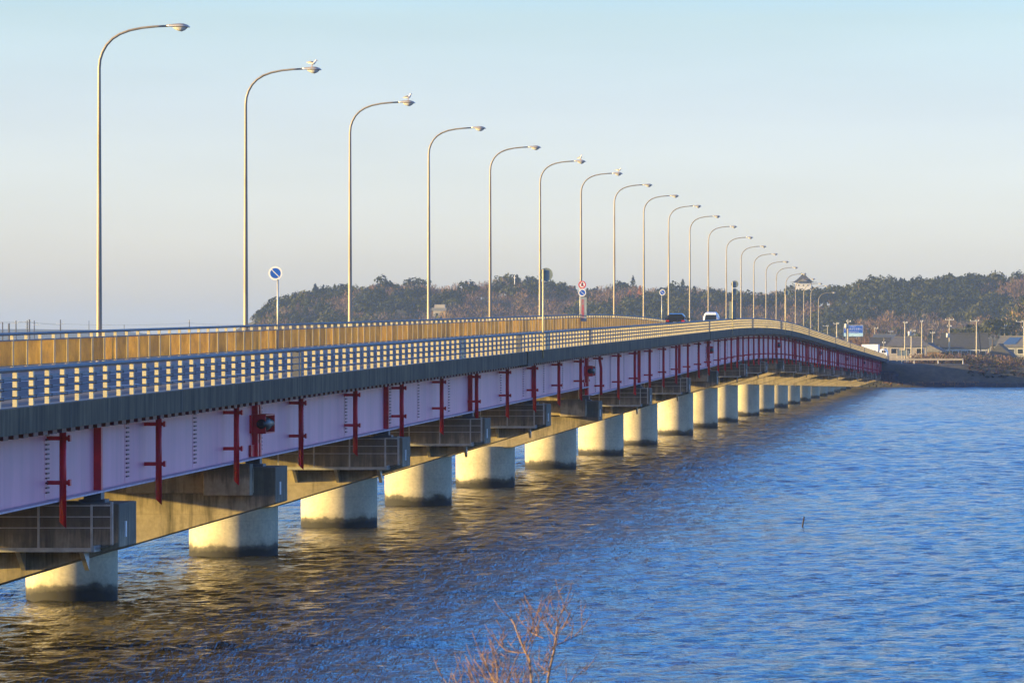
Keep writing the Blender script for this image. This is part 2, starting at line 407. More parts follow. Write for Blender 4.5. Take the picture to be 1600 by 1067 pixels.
# piers
PXC = -LC
def pier(i, Y):
    zt = zdeck(Y) - gdepth(Y + 1) - .24 if Y < 250 else zdeck(Y) - 2.7 - .26
    r = 1.27 if i == 2 else 1.5
    col = MB(); col.tube([(0, 0, -4), (0, 0, zt - 2.3)], r, 64, False); col.sm = [True] * len(col.f)
    c = col.build('pier_column', M['pier'], bridge, (PXC, Y, 0))
    a = 5.88; T = 1.15
    cap = MB(); cap.prism_xz([(-a, zt), (-a, zt - 1.0), (-r - .02, zt - 2.34), (r + .02, zt - 2.34), (a, zt - 1.0), (a, zt)], -T, T)
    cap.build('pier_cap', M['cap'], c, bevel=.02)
    zb = zdeck(Y) - (2.25 if i < 6 else 2.7)
    for L in (LG, 24.0, 27.4, 30.8):
        b = MB(); x = LC - L
        b.box(x - .3, x + .3, -.3, .3, zt, zt + .07).box(x - .2, x + .2, -.22, .22, zt + .07, zb - .002)
        b.build('bearing', M['steeld'], c)
    MB().box(a, a + .03, -.45, -.30, zt - .78, zt - .42).build('number_plate', M['signwhite'], c)
    if i in BLOCK:
        b = MB(); x0 = LC - 21.75; x1 = LC - 20.45
        b.box(x0, x1, -T - .55, -T + .002, zt - .78, zt + .10).box(x0 - 2.2, x1 + 0.02, -T - .18, -T + .001, zt - .72, zt - .02)
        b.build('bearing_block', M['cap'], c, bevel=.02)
    else:
        # inspection platform hung on the face of the cap
        zf = zt - 1.02; xa, xb = LC - 23.9, LC - 20.3; w = MB()
        y0, y1 = -T - .85, -T - .05
        w.box(xa, xb, y0, y1, zf - .04, zf); w.box(xa, xb, y0 - .04, y0, zf - .045, zf + .05)
        w.box(xb, xb + .06, y0, y1 + 1.5, zf - .05, zf + .09)
        w.add([(xb + .06, y0, zf), (xb + .45, y0 + .3, zf + .14), (xb + .45, y1 + 1.2, zf + .14), (xb + .06, y1 + 1.2, zf)], [(0, 1, 2, 3)])
        p = w.build('inspection_platform', M['steel'], c)
        rl_ = MB(); n = 3
        for k in range(n + 1):
            x = xa + (xb - xa) * k / n if k < n else xb
            rl_.box(x - .022, x + .022, y0 - .022, y0 + .022, zf, zf + 1.0)
        rl_.box(xb + .37, xb + .43, y0 + .3, y0 + .36, zf + .1, zf + 1.08)
        for z in (.5, .75, 1.0):
            rl_.box(xa, xb + (.45 if z < 1 else .03), y0 - .012, y0 + .012, zf + z - .011, zf + z + .011)
        rl_.box(xb - .02, xb + .42, y0 - .018, y0 + .018, zf + .99, zf + 1.03)
        rl_.build('handrail', M['steel'], p)
        for x in (xa + .5, (xa + xb) / 2 + .1, xb - .25):
            br = MB(); br.prism_yz([(y0 + .1, zf - .05), (y1 + .05, zf - .05), (y1 + .05, zf - .5)], x - .05, x + .05)
            br.build('bracket', M['steel'], p)
for i, Y in enumerate(PIERS): pier(i, Y)
# abutments
ab = MB().box(-LF - .3, -LN + .3, 944.4, 950, -1, zdeck(945) - .54).box(-LN - .1, -LN + .35, 944.2, 951, 2.5, zdeck(945) + .6).build('abutment', M['deckc'], bridge)
MB().box(-LF - .3, -LN + .3, 38, Y0, -1, zdeck(46) - .54).build('abutment', M['deckc'], bridge)

# ------------------------------------------------------------------ railings
def zz(Y, off=0): return zdeck(Y) + off
nearr = empty('vehicle_railing', (0, 0, 0), 'low railing of cream posts and four steel rails along the near side of the bridge', 'railing')
XR = -LN - .17
def hexbar(x, z, r, k=8): return [(x + r * math.cos(2*math.pi*j/k), z + r * math.sin(2*math.pi*j/k)) for j in range(k)]
sweep('top_rail', hexbar(XR, .76, .055), M['rail'], nearr)
for h_ in (.20, .38, .56): sweep('rail', hexbar(XR + .085, h_, .02, 6), M['rail'], nearr)
sweep('base_strip', rect(XR - .09, XR + .09, .001, .02), M['steeld'], nearr)
def post_mb(m, dy=0, z=0):
    m.box(XR - .044, XR + .044, dy - .06, dy + .06, z + .02, z + .715)
def clamp_mb(m, dy=0, z=0):
    for h_ in (.20, .38, .56): m.box(XR - .056, XR + .1, dy - .068, dy + .075, z + h_ - .03, z + h_ + .03)
    m.box(XR - .03, XR + .03, dy + .061, dy + .072, z + .21, z + .55)
pm = MB(); post_mb(pm); cm_ = MB(); clamp_mb(cm_)
M['clampm'] = simple('dark_clamp', (.02, .018, .016), .85, 0, .2)
fp = None; restp = MB(); restc = MB(); cnt = 0
Y = 99.9 - 1.7 * 28
while Y < Y1 - 1:
    z = zdeck(Y)
    if Y > 97 and cnt < 98:
        if fp is None:
            fp = pm.build('post', M['post'], nearr, (0, Y, z)); cm_.build('clamp', M['clampm'], fp)
        else:
            c = copy_tree(fp, nearr); c.location = (0, Y, z)
        cnt += 1
    else: post_mb(restp, Y, z); clamp_mb(restc, Y, z)
    Y += 1.7
o = tag(restp.build('post', M['post'], nearr), kind='stuff'); restc.build('clamp', M['clampm'], o)
ep = None
for Y in (140.5, 207, 243, 347, 411, 467, 540, 633, 700, 780):
    if ep is None: ep = MB().box(XR - .07, XR + .11, -.35, -.12, .01, .72).box(XR - .07, XR + .11, .12, .35, .01, .72).build('end_post', M['rail'], nearr, (0, Y, zdeck(Y)))
    else:
        c = ep.copy(); COL.objects.link(c); c.location = (0, Y, zdeck(Y))

farr = empty('panel_railing', (0, 0, 0), 'tall far side railing glazed with translucent amber brown panels between cream posts', 'railing')
XQ = -LF + .35
sweep('top_rail', hexbar(XQ, 1.06, .05), M['rail'], farr)
sweep('rail', rect(XQ - .03, XQ + .04, .83, .875), M['steeld'], farr)
sweep('rail', rect(XQ - .03, XQ + .04, .0, .035), M['steeld'], farr)
def fpost(m, y=0, z=0): m.box(XQ - .06, XQ + .045, y - .05, y + .05, z - .1, z + 1.01)
def fpanel(m, y=0, z=0, y2=2.4, z2=0):
    m.add([(XQ - .012, y + .06, z + .037), (XQ - .012, y2 - .06, z2 + .037), (XQ - .012, y2 - .06, z2 + .828), (XQ - .012, y + .06, z + .828),
           (XQ, y + .06, z + .037), (XQ, y2 - .06, z2 + .037), (XQ, y2 - .06, z2 + .828), (XQ, y + .06, z + .828)],
          [(0, 1, 2, 3), (7, 6, 5, 4), (0, 4, 5, 1), (3, 2, 6, 7), (0, 3, 7, 4), (1, 5, 6, 2)])
fp = None; restp = MB(); restc = MB(); cnt = 0
Y = 160 - 2.4 * 45
while Y < Y1 - 2.5:
    z = zdeck(Y); z2 = zdeck(Y + 2.4)
    if Y > 158 and cnt < 98:
        if fp is None:
            m = MB(); fpost(m); fp = m.build('post', M['post'], farr, (0, Y, z))
        else:
            c = fp.copy(); COL.objects.link(c); c.location = (0, Y, z)
        m = MB(); fpanel(m, Y, z, Y + 2.4, z2); m.build('panel', M['amber'], farr)
        cnt += 1
    else: fpost(restp, Y, z); fpanel(restc, Y, z, Y + 2.4, z2)
    Y += 2.4
tag(restp.build('post', M['post'], farr), kind='stuff'); tag(restc.build('panel', M['amber'], farr), kind='stuff')

# ------------------------------------------------------------------ street lamps
LXS = [155, 384, 547, 670, 766, 844, 908, 960, 1006, 1045, 1078, 1107, 1135, 1158, 1178, 1197, 1213, 1228, 1243, 1256, 1267, 1279]
LHY = [41, 108, 160, 200, 230, 252, 271, 289, 306, 322, 338, 354, 371, 385, 397, 409, 418, 428, 436, 443, 447, 457]
NTH = ['first', 'second', 'third', 'fourth', 'fifth', 'sixth', 'seventh', 'eighth', 'ninth', 'tenth', 'eleventh', 'twelfth', 'thirteenth', 'fourteenth', 'fifteenth', 'sixteenth', 'seventeenth', 'eighteenth', 'nineteenth', 'third last', 'second last', 'last']
LH0 = 12.05
def lamp():
    root = empty('street_lamp', (0, 0, 0), 'x', 'street lamp', 'street lamps along the far edge of the bridge')
    m = MB(); pts = [(0, 0, -.3), (0, 0, 1.0), (0, 0, 4), (0, 0, 8), (0, 0, 10.55)]; rad = [.115, .105, .09, .07, .058]
    P = [(0.03, 10.85), (.12, 11.12), (.27, 11.38), (.48, 11.60), (.75, 11.77), (1.1, 11.9), (1.55, 11.99), (2.05, 12.04), (2.5, 12.06)]
    pts += [(x, 0, z) for x, z in P]; rad += [.055, .053, .05, .048, .046, .044, .042, .04, .038]
    m.tube(pts, rad, 14); m.tube([(0, 0, -.3), (0, 0, .35)], [.14, .14], 12); m.box(.085, .125, -.06, .06, .6, 1.0)
    m.build('pole', M['pole'], root)
    h = MB(); n = 14; rows = []
    prof = [(2.44, .045, .045, 12.06), (2.55, .07, .06, 12.06), (2.72, .13, .085, 12.055), (2.9, .17, .105, 12.05), (3.05, .175, .105, 12.045), (3.2, .12, .07, 12.03), (3.29, .03, .02, 12.01)]
    vs = []
    for x, ry, rz, zc in prof:
        for k in range(n):
            a = 2*math.pi*k/n; zq = math.sin(a) * rz; vs.append((x, math.cos(a) * ry, zc + (zq if zq > 0 else zq * .45)))
    h.add(vs, [(i*n+k, i*n+(k+1) % n, (i+1)*n+(k+1) % n, (i+1)*n+k) for i in range(len(prof)-1) for k in range(n)], True)
    h.f += [tuple(range(n)), tuple(range((len(prof)-1)*n, len(prof)*n))]; h.sm += [True, True]
    hd = h.build('lamp_head', M['lamp'], root)
    l = MB(); vs = []; prof = [(2.66, .02, .01), (2.74, .10, .07), (2.86, .14, .13), (2.98, .14, .155), (3.1, .11, .11), (3.19, .03, .03)]
    for x, ry, rz in prof:
        for k in range(8):
            a = math.pi + math.pi*k/7; vs.append((x, math.cos(a) * ry, 12.03 + math.sin(a) * rz - .02))
    l.add(vs, [(i*8+k, i*8+k+1, (i+1)*8+k+1, (i+1)*8+k) for i in range(len(prof)-1) for k in range(7)], True)
    l.build('lens', M['lens'], hd)
    return root
lampo = lamp(); lamps = []
for i, (x, hy) in enumerate(zip(LXS, LHY)):
    o = lampo if i == 0 else copy_tree(lampo)
    p = (VX - x) / (LF + .12); Yp = F / p; zb = zdeck(Yp) - .1
    ztop = CH + (VY - hy) / p
    s = (ztop - zb) / 12.06
    o.location = (-LF - .12, Yp, zb); o.scale = (1, 1, s)
    lab = f'tall curved street lamp, {NTH[i]} from the left of the row'
    if i in (1, 2, 5, 6): lab += ', gull on top'
    o['label'] = lab; lamps.append((o, p, zb, s))
# lamp brackets out of the edge beam
bk = MB()
for o, p, zb, s in lamps: bk.box(-LF - .28, -LF + .002, o.location.y - .2, o.location.y + .2, zb - .45, zb - .02)
bk.build('lamp_bracket', M['edge'], bridge)

# ------------------------------------------------------------------ gulls
def gull(loc, label, s=1.0, pitch=0):
    root = empty('gull', loc, label, 'bird', 'gulls perched on the street lamps'); root.scale = (s,) * 3
    b = MB(); b.tube([(-.25, 0, .155), (-.19, 0, .165), (-.12, 0, .175), (-.02, 0, .17), (.07, 0, .18), (.12, 0, .22), (.145, 0, .27), (.165, 0, .305), (.185, 0, .315), (.21, 0, .312)],
                     [.008, .03, .06, .078, .072, .052, .040, .040, .034, .014], 12)
    b.build('body', M['gull'], root)
    w = MB()
    for sg in (-1, 1):
        w.tube([(.06, sg * .05, .2), (0, sg * .066, .21), (-.1, sg * .06, .2), (-.2, sg * .03, .18), (-.29, sg * .012, .165)], [.02, .04, .038, .02, .005], 8)
    w.build('wings', M['wing'], root)
    MB().tube([(.205, 0, .312), (.235, 0, .308), (.255, 0, .298)], [.012, .009, .003], 6).build('beak', M['beak'], root)
    for sg in (-1, 1):
        l = MB(); l.tube([(.02, sg * .03, .115), (.01, sg * .03, .01)], .007, 6); l.box(-.01, .05, sg * .03 - .02, sg * .03 + .02, 0, .008); l.build('leg', M['beak'], root)
    return root
for i, nm, dx in ((1, 'second', 2.86), (2, 'third', 2.93), (5, 'sixth', 2.9), (6, 'seventh', 2.95)):
    o, p, zb, s = lamps[i]
    g = gull((o.location.x + dx, o.location.y, zb + 12.145 * s), f'white gull standing on the head of the {nm} street lamp from the left', 1.0)
    g.rotation_euler = (0, R({1: 8, 2: -6, 5: -14, 6: 6}[i]), R({1: -15, 2: -10, 5: -30, 6: -20}[i]))

# ------------------------------------------------------------------ signs
def disc(m, r, y0, y1, n=32, cx=0, cz=0):
    m.prism_xz([(cx + r * math.cos(2*math.pi*k/n), cz + r * math.sin(2*math.pi*k/n)) for k in range(n)], y0, y1)
def ring(m, r0, r1, y0, y1, n=32, cz=0):
    for k in range(n):
        a, b = 2*math.pi*k/n, 2*math.pi*(k+1)/n
        m.prism_xz([(r0*math.cos(a), cz + r0*math.sin(a)), (r1*math.cos(a), cz + r1*math.sin(a)), (r1*math.cos(b), cz + r1*math.sin(b)), (r0*math.cos(b), cz + r0*math.sin(b))], y0, y1)
def bar(m, ang, L, w, y0, y1, cz=0):
    c, s = math.cos(ang), math.sin(ang); q = [(-L, -w), (L, -w), (L, w), (-L, w)]
    m.prism_xz([(x*c - z*s, cz + x*s + z*c) for x, z in q], y0, y1)
def no_parking(root, z, r=.3, px=0):
    m = MB(); disc(m, r, -.06, -.05); d = m.build('sign_disc', M['signwhite'], root, (px, 0, z))
    m = MB(); disc(m, r * .74, -.066, -.0605); m.build('blue_field', M['signblue'], d)
    m = MB(); bar(m, R(-45), r * .74, r * .055, -.071, -.0665); m.build('diagonal_bar', M['signwhite'], d)
    m = MB(); disc(m, r * .995, -.048, -.04); m.build('sign_back', M['signback'], d)
def sign_root(x, y_mid, L, label, cat='road sign', dx=0):
    p = (VX - x) / L; Yp = F / p; zb = zdeck(Yp) - (.1 if L > 25 else 0)
    root = empty('road_sign', (-L, Yp, zb), label, cat); z = CH + (VY - y_mid) / p - zb
    return root, z, p
def spole(root, h, r=.038, x=0):
    MB().tube([(x, 0, -.05), (x, 0, h)], r, 10).build('sign_post', M['steel'], root)
root, z, p = sign_root(434, 427, LF - .5, 'round blue no parking sign on a thin pole between the second and third lamps'); spole(root, z + .1)
no_parking(root, z, .31, -.1)
root, z, p = sign_root(906.5, 445, LF - .5, 'sign post with red ringed pedestrian sign over blue no parking sign and vertical plate'); spole(root, z + .3, .038)
m = MB(); disc(m, .3, -.06, -.05); d = m.build('sign_disc', M['signwhite'], root, (.16, 0, z))
m = MB(); ring(m, .22, .295, -.067, -.0605); m.build('red_ring', M['signred'], d)
m = MB(); disc(m, .045, -.067, -.0605, 12, .02, .13); bar(m, R(75), .10, .032, -.067, -.0605, .0); bar(m, R(40), .13, .02, -.067, -.0605, -.02); bar(m, R(-50), .11, .022, -.067, -.0605, -.05)
m.build('walker_symbol', M['signink'], d); m = MB(); bar(m, R(-45), .23, .022, -.072, -.0675); m.build('red_bar', M['signred'], d)
no_parking(root, z - .61, .3, .16)
M['plate'] = simple('shaded_plate', (.26, .32, .34), .6, 0, .15, 3)  # shade on the plate put into its grey-blue colour
def text_mesh(body, size, mat, parent, loc, name='lettering', spacing=1.0, vertical=False, ext=.004, rot=(R(90), 0, 0)):
    cu = bpy.data.curves.new('t', 'FONT'); cu.body = '\n'.join(body) if vertical else body; cu.size = size; cu.extrude = ext
    cu.align_x = 'CENTER'; cu.align_y = 'CENTER'; cu.space_line = .85
    to = bpy.data.objects.new('t', cu); COL.objects.link(to); bpy.context.view_layer.update()
    me = bpy.data.meshes.new_from_object(to.evaluated_get(bpy.context.evaluated_depsgraph_get()))
    bpy.data.objects.remove(to)
    if not me.materials: me.materials.append(mat)
    else: me.materials[0] = mat
    o = bpy.data.objects.new(name, me); COL.objects.link(o); o.parent = parent; o.location = loc; o.rotation_euler = rot
    return o
m = MB(); m.box(-.22, .22, -.055, -.045, -.93, .93); pl = m.build('text_plate', M['plate'], root, (.28, 0, z - 1.9))
text_mesh('歩行者横断禁止', .26, M['signred'], pl, (-.07, -.058, 0), vertical=True)
root, z, p = sign_root(1034, 457, LF - .5, 'small round blue no parking sign just left of the black car'); spole(root, z + .1)
no_parking(root, z, .29, .06)
def near_back(x, discs, label, plate=None):
    L = LN + .17; p = (VX - x) / L; Yp = F / p; zb = zdeck(Yp) + .02
    root = empty('road_sign', (-L + .2, Yp, zb), label, 'road sign'); top = 0
    for cx, yc, r in discs:
        z = CH + (VY - yc) / p - zb; top = max(top, z + r)
        m = MB(); disc(m, r, .045, .055); d = m.build('sign_disc', M['signback'], root, ((cx - x) / p, 0, z))
        m = MB(); ring(m, r * .9, r * 1.0, .03, .0445); m.build('rim', M['signback'], d)
    if plate:
        x0, x1, y0, y1 = plate; m = MB(); m.box((x0 - x) / p, (x1 - x) / p, .045, .06, CH + (VY - y1) / p - zb, CH + (VY - y0) / p - zb)
        m.build('plate_back', M['signback'], root)
        x0, x1, z0, z1 = [(x0 - x) / p, (x1 - x) / p, CH + (VY - y1) / p - zb, CH + (VY - y0) / p - zb]
        MB().box(x0, x1, .035, .044, z1 - .06, z1).box(x0, x1, .035, .044, z0, z0 + .06).box(x1 - .06, x1, .035, .044, z0 + .06, z1 - .06).build('frame', M['steeld'], root)
    MB().tube([(0, 0, -.35), (0, 0, top - .08)], .036, 10).build('sign_post', M['cream'], root)
near_back(841.5, [(846, 429, .29)], 'grey back of a round sign on a pole at the near railing, left of centre')
near_back(1140.5, [(1144, 444, .27), (1144, 456, .25)], 'pair of round sign backs above a dark rectangular plate, right of the white van', (1135, 1146, 470, 499))
near_back(1223.5, [(1226.5, 457, .24)], 'small round sign back at the near railing below the castle roofs left side')

# ------------------------------------------------------------------ vehicles
M['glass'] = simple('dark_glass', (.015, .02, .025), .06, 0, .1)
M['blackcar'] = simple('black_car_paint', (.012, .013, .018), .16, .2, .1)
M['whitecar'] = simple('white_car_paint', (.78, .80, .84), .25, 0, .04)
M['redlamp'] = simple('tail_lamp_red', (.5, .01, .01), .2)
M['tyre'] = simple('tyre_rubber', (.02, .02, .02), .8)
def loft(sections):   # sections: list of (y, [(x,z)...]) same count
    m = MB(); n = len(sections[0][1]); vs = []
    for y, pts in sections: vs += [(x, y, z) for x, z in pts]
    fs = [(i*n+k, i*n+(k+1) % n, (i+1)*n+(k+1) % n, (i+1)*n+k) for i in range(len(sections)-1) for k in range(n)]
    m.add(vs, fs + [tuple(range(n)), tuple(range((len(sections)-1)*n, len(sections)*n))]); return m
def sect(w, zb, zt, r=.12, tw=None):
    tw = tw or w
    return [(-w/2, zb + r), (-w/2 + r, zb), (w/2 - r, zb), (w/2, zb + r), (w/2, (zb + zt) / 2), (tw/2, zt - r), (tw/2 - r, zt), (-tw/2 + r, zt), (-tw/2, zt - r), (-w/2, (zb + zt) / 2)]
def wheels(root, w, ys, r=.31):
    for sx in (-1, 1):
        for y in ys:
            t_ = MB().tube([(sx * (w/2 - .2), y, r), (sx * (w/2 - .01), y, r)], r, 20).build('tyre', M['tyre'], root)
            MB().tube([(sx * (w/2 - .0), y, r), (sx * (w/2 + .01), y, r)], r * .6, 12).build('rim', M['steel'], t_)
def put(x, L, base_name, label, cat):
    p = (VX - x) / L; Yp = F / p
    return empty(base_name, (-L, Yp, zdeck(Yp) - .252), label, cat)
LL = 27.3
r_ = put(1055, LL, 'hatchback_car', 'black hatchback seen from behind driving away over the crest of the bridge', 'car')
W = 1.72
loft([(0, sect(W*.9, .3, .95, .1)), (.12, sect(W*.98, .22, 1.02, .1)), (.6, sect(W, .2, 1.05, .1)), (3.0, sect(W, .2, .98, .1)), (3.9, sect(W*.96, .22, .86, .1)), (4.3, sect(W*.85, .3, .7, .1))]).build('body', M['blackcar'], r_, bevel=.03)
loft([(.25, sect(W*.93, .98, 1.08, .04, W*.88)), (.62, sect(W*.93, .98, 1.47, .09, W*.74)), (1.2, sect(W*.93, .98, 1.53, .1, W*.75)), (2.2, sect(W*.93, .95, 1.5, .1, W*.75)), (3.1, sect(W*.92, .93, 1.02, .04, W*.88))]).build('cabin', M['blackcar'], r_, bevel=.02)
MB().add([(-.68, .27, 1.09), (.68, .27, 1.09), (.56, .57, 1.42), (-.56, .57, 1.42)], [(0, 1, 2, 3)]).add([(-.68, .25, 1.09), (.68, .25, 1.09), (.56, .55, 1.42), (-.56, .55, 1.42)], [(3, 2, 1, 0)]).build('rear_window', M['glass'], r_)
for sg in (-1, 1):
    MB().box(sg*.68 - .14, sg*.68 + .14, -.02, .08, .78, .93).build('tail_lamp', M['redlamp'], r_)
    MB().box(sg*.98 - .1, sg*.98 + .1, 2.7, 2.82, .98, 1.14).build('wing_mirror', M['blackcar'], r_)
MB().box(-.2, .2, -.035, -.005, .60, .76).build('number_plate', M['signwhite'], r_)
MB().box(-.75, .75, -.04, .1, .28, .48).build('bumper', M['steeld'], r_)
wheels(r_, W, (.75, 3.4))
r_ = put(1110.5, LL, 'kei_van', 'small white van seen from behind driving away on the bridge, right of the black car', 'van')
W = 1.50
loft([(0, sect(W*.97, .32, 1.1, .1)), (.06, sect(W, .25, 1.15, .1)), (3.0, sect(W, .25, 1.1, .1)), (3.3, sect(W*.95, .3, .95, .1))]).build('body', M['whitecar'], r_, bevel=.03)
loft([(.04, sect(W*.99, 1.1, 1.28, .05, W*.97)), (.22, sect(W*.99, 1.1, 2.02, .16, W*.84)), (1.0, sect(W*.99, 1.1, 2.1, .16, W*.86)), (2.5, sect(W*.99, 1.08, 2.04, .16, W*.85)), (3.1, sect(W*.97, 1.0, 1.12, .05, W*.9))]).build('cabin', M['whitecar'], r_, bevel=.02)
MB().box(-.56, .56, .04, .06, 1.28, 1.36).add([(-.60, .03, 1.24), (.60, .03, 1.24), (.53, .16, 1.82), (-.53, .16, 1.82), (-.60, .08, 1.24), (.60, .08, 1.24), (.53, .22, 1.82), (-.53, .22, 1.82)], [(0, 1, 2, 3), (7, 6, 5, 4), (0, 4, 5, 1), (3, 2, 6, 7), (0, 3, 7, 4), (1, 5, 6, 2)]).build('rear_window', M['glass'], r_)
for sg in (-1, 1):
    MB().box(sg*.68 - .06, sg*.68 + .06, -.02, .05, .75, 1.1).build('tail_lamp', M['redlamp'], r_)
    MB().box(sg*.86 - .09, sg*.86 + .09, 2.75, 2.85, 1.2, 1.42).build('wing_mirror', M['black'], r_)
MB().box(-.16, .16, -.03, -.002, .7, .85).build('number_plate', M['signwhite'], r_)
MB().box(-.7, .7, -.05, .02, .3, .5).build('bumper', M['whitecar'], r_)
wheels(r_, W, (.6, 2.7), .27)

# ------------------------------------------------------------------ ground
WAVE = .022
def sstep(t): t = max(0., min(1., t)); return t * t * (3 - 2 * t)
def shore(X):
    return 930 + 520 * sstep((-48 - X) / 120) + 520 * sstep((-300 - X) / 60)
HT = [(390, 512), (400, 497), (415, 484), (430, 473), (455, 463), (480, 458), (520, 453), (545, 448), (570, 453), (600, 446), (620, 441), (650, 437), (675, 441), (700, 438), (720, 449), (735, 445), (760, 437), (790, 431), (810, 430), (830, 439), (850, 437), (880, 441), (910, 446), (950, 448), (985, 437), (1000, 441), (1040, 446), (1080, 441), (1120, 443), (1150, 446), (1200, 449), (1235, 449), (1270, 449), (1300, 449), (1340, 446), (1380, 443), (1395, 441), (1440, 445), (1480, 441), (1520, 438), (1560, 436), (1600, 431), (1700, 420), (1900, 430)]
PR = 4.11; YR = F / PR
def ridge(X):       # tree-top silhouette height at the ridge line, as measured in the photograph
    x = VX + X * PR
    if x <= HT[0][0]: return max(1.5, CH + (VY - HT[0][1]) / PR - (HT[0][0] - x) * .12)
    return CH + (VY - float(np.interp(x, [a for a, b in HT], [b for a, b in HT]))) / PR
def gz(X, Y):
    s = shore(X); d = Y - s
    if d < -6: return -2.5
    n = mnoise.noise(Vector((X * .02, Y * .02, 0)))
    if X > -48:
        top = 4.35 - .7 * sstep((X + 8) / 14)
        if d < 0: z = -2.5 + 2.6 * (d + 6) / 6
        elif d < 12: z = .1 + (top - .1) * sstep(d / 12) ** 1.2
        elif d < 26: z = top
        else: z = top - 1.0 * sstep((d - 26) / 20)
    else:
        z = -2.5 + 4.0 * sstep((d + 6) / 12)
    if -36 < X < -16 and 944 < Y < 1300:
        z = max(z, (zdeck(945) - .27) - max(0, abs(X + 26) - 7.5) * .7)
    r = max(0, ridge(X) - 7.6)
    k = sstep((Y - 1480) / (YR - 1480)) ** 1.15
    if Y > YR: k = 1 - .5 * sstep((Y - YR) / 400)
    lump = 1 + .25 * mnoise.noise(Vector((X * .012, Y * .009, 3))) * math.sin(min(1, max(0, (Y - 1480) / (YR - 1480))) * math.pi)
    edge = sstep((X + 300) / 25)
    return z + max(0, r - 1.5) * k * lump * edge + .25 * n

def axis(segs):
    out = []
    for a, b, st in segs:
        n = max(1, int(round((b - a) / st))); out += [a + (b - a) * i / n for i in range(n)]
    return out + [segs[-1][1]]
gx = axis([(-5200, -1200, 400), (-1200, -340, 60), (-340, -60, 12), (-60, 40, 2), (40, 160, 12), (160, 3000, 200)])
gy = axis([(900, 924, 6), (924, 960, 1.5), (960, 1100, 8), (1100, 1440, 20), (1440, 2100, 14), (2100, 3000, 100), (3000, 9400, 800)])
V = [(X, Y, gz(X, Y)) for Y in gy for X in gx]
nx = len(gx); Fq = [(j*nx+i, j*nx+i+1, (j+1)*nx+i+1, (j+1)*nx+i) for j in range(len(gy)-1) for i in range(nx-1)]
tag(np_mesh('ground', V, Fq, M['land'], smooth=True), kind='structure')
# near bank under the camera, behind and below the picture
def bank(X, Y): return 4.9 - 8.0 * sstep(Y / 62 + .18 + .1 * mnoise.noise(Vector((X * .05, Y * .05, 0)))) + .15 * mnoise.noise(Vector((X * .3, Y * .3, 2)))
bx = axis([(-200, -60, 20), (-60, 60, 3), (60, 200, 20)]); by = axis([(-60, 0, 6), (0, 70, 2)])
V = [(X, Y, bank(X, Y)) for Y in by for X in bx]; nx = len(bx)
tag(np_mesh('near_bank', V, [(j*nx+i, j*nx+i+1, (j+1)*nx+i+1, (j+1)*nx+i) for j in range(len(by)-1) for i in range(nx-1)], M['land'], smooth=True), kind='structure')
# the lake: one sheet, with wind waves raised wherever the picture or a step aside can see them well
wx = np.array(axis([(-5200, -400, 800), (-400, -110, 40), (-110, -84, 4), (-84, 16, .25), (16, 60, 4), (60, 3000, 600)])); wy = np.array(axis([(-60, 84, 8), (84, 180, .15), (180, 350, .25), (350, 1000, .47), (1000, 2600, 60)]))
GX, GY = np.meshgrid(wx, wy); Hh = np.zeros_like(GX); wr = np.random.default_rng(3)
cell = .15 + np.maximum(GY - 84, 0) * .0011
for k in range(120):
    lam = .42 * (6.0 / .42) ** (wr.random() ** 1.25); th = wr.normal(math.radians(98), math.radians(50)); kk = 2 * math.pi / lam
    am = WAVE * lam / (2 * math.pi) * (1.0 if lam < .8 else (.8 / lam) ** .75)
    fade = np.clip((lam / cell - 2.2) / 1.0, 0, 1) * (1 if lam < 1.1 else np.clip(.22 + (GY - 130) / (lam * 110), .22, 1))
    Hh += am * fade * np.sin(kk * (math.cos(th) * GX + math.sin(th) * GY) + wr.uniform(0, 6.28))
gust = 1 + .28 * np.sin(GX * .045 + .7 * np.sin(GY * .021)) * np.sin(GY * .034 + 1.3 + .8 * np.sin(GX * .03))
Hh *= gust * np.clip((GX + 84) / 8, 0, 1) * np.clip((16 - GX) / 5, 0, 1) * np.clip((GY - 84) / 8, 0, 1) * np.clip((1000 - GY) / 60, 0, 1)
Hh += np.abs(Hh) * .5 * (Hh > 0)
VV = np.stack([GX, GY, Hh], -1).reshape(-1, 3); nxw = len(wx); ii = (np.arange(len(wy) - 1)[:, None] * nxw + np.arange(nxw - 1)[None]).reshape(-1)
tag(np_mesh('water', VV, np.stack([ii, ii + 1, ii + nxw + 1, ii + nxw], 1), M['water'], smooth=True), kind='structure')
# distant blue hills
hx = axis([(-3600, -600, 22)]); V = []
for X in hx:
    px = VX + X * 1.734
    h = (18 - 4.5 * sstep((px - 130) / 170) + 2.0 * mnoise.noise(Vector((X * .006, 0, 0))) + 1.6 * mnoise.noise(Vector((X * .03, 5, 0))) + .8 * mnoise.noise(Vector((X * .09, 2, 0)))) * (.25 + .75 * sstep((470 - px) / 110))
    V += [(X, 4300, 0), (X, 4500, h + 7), (X, 4900, h * .6)]
tag(np_mesh('hills', V, [(3*i+k, 3*i+k+1, 3*i+k+4, 3*i+k+3) for i in range(len(hx)-1) for k in (0, 1)], M['farhill'], smooth=True), kind='structure')
# road beyond the bridge
rd = MB(); zr = zdeck(945) - .24
rd.add([(-31, 950.1, zr), (-20, 950.1, zr), (-20, 1290, zr), (-31, 1290, zr)], [(0, 1, 2, 3)])
tag(rd.build('road', M['asphalt']), kind='structure')

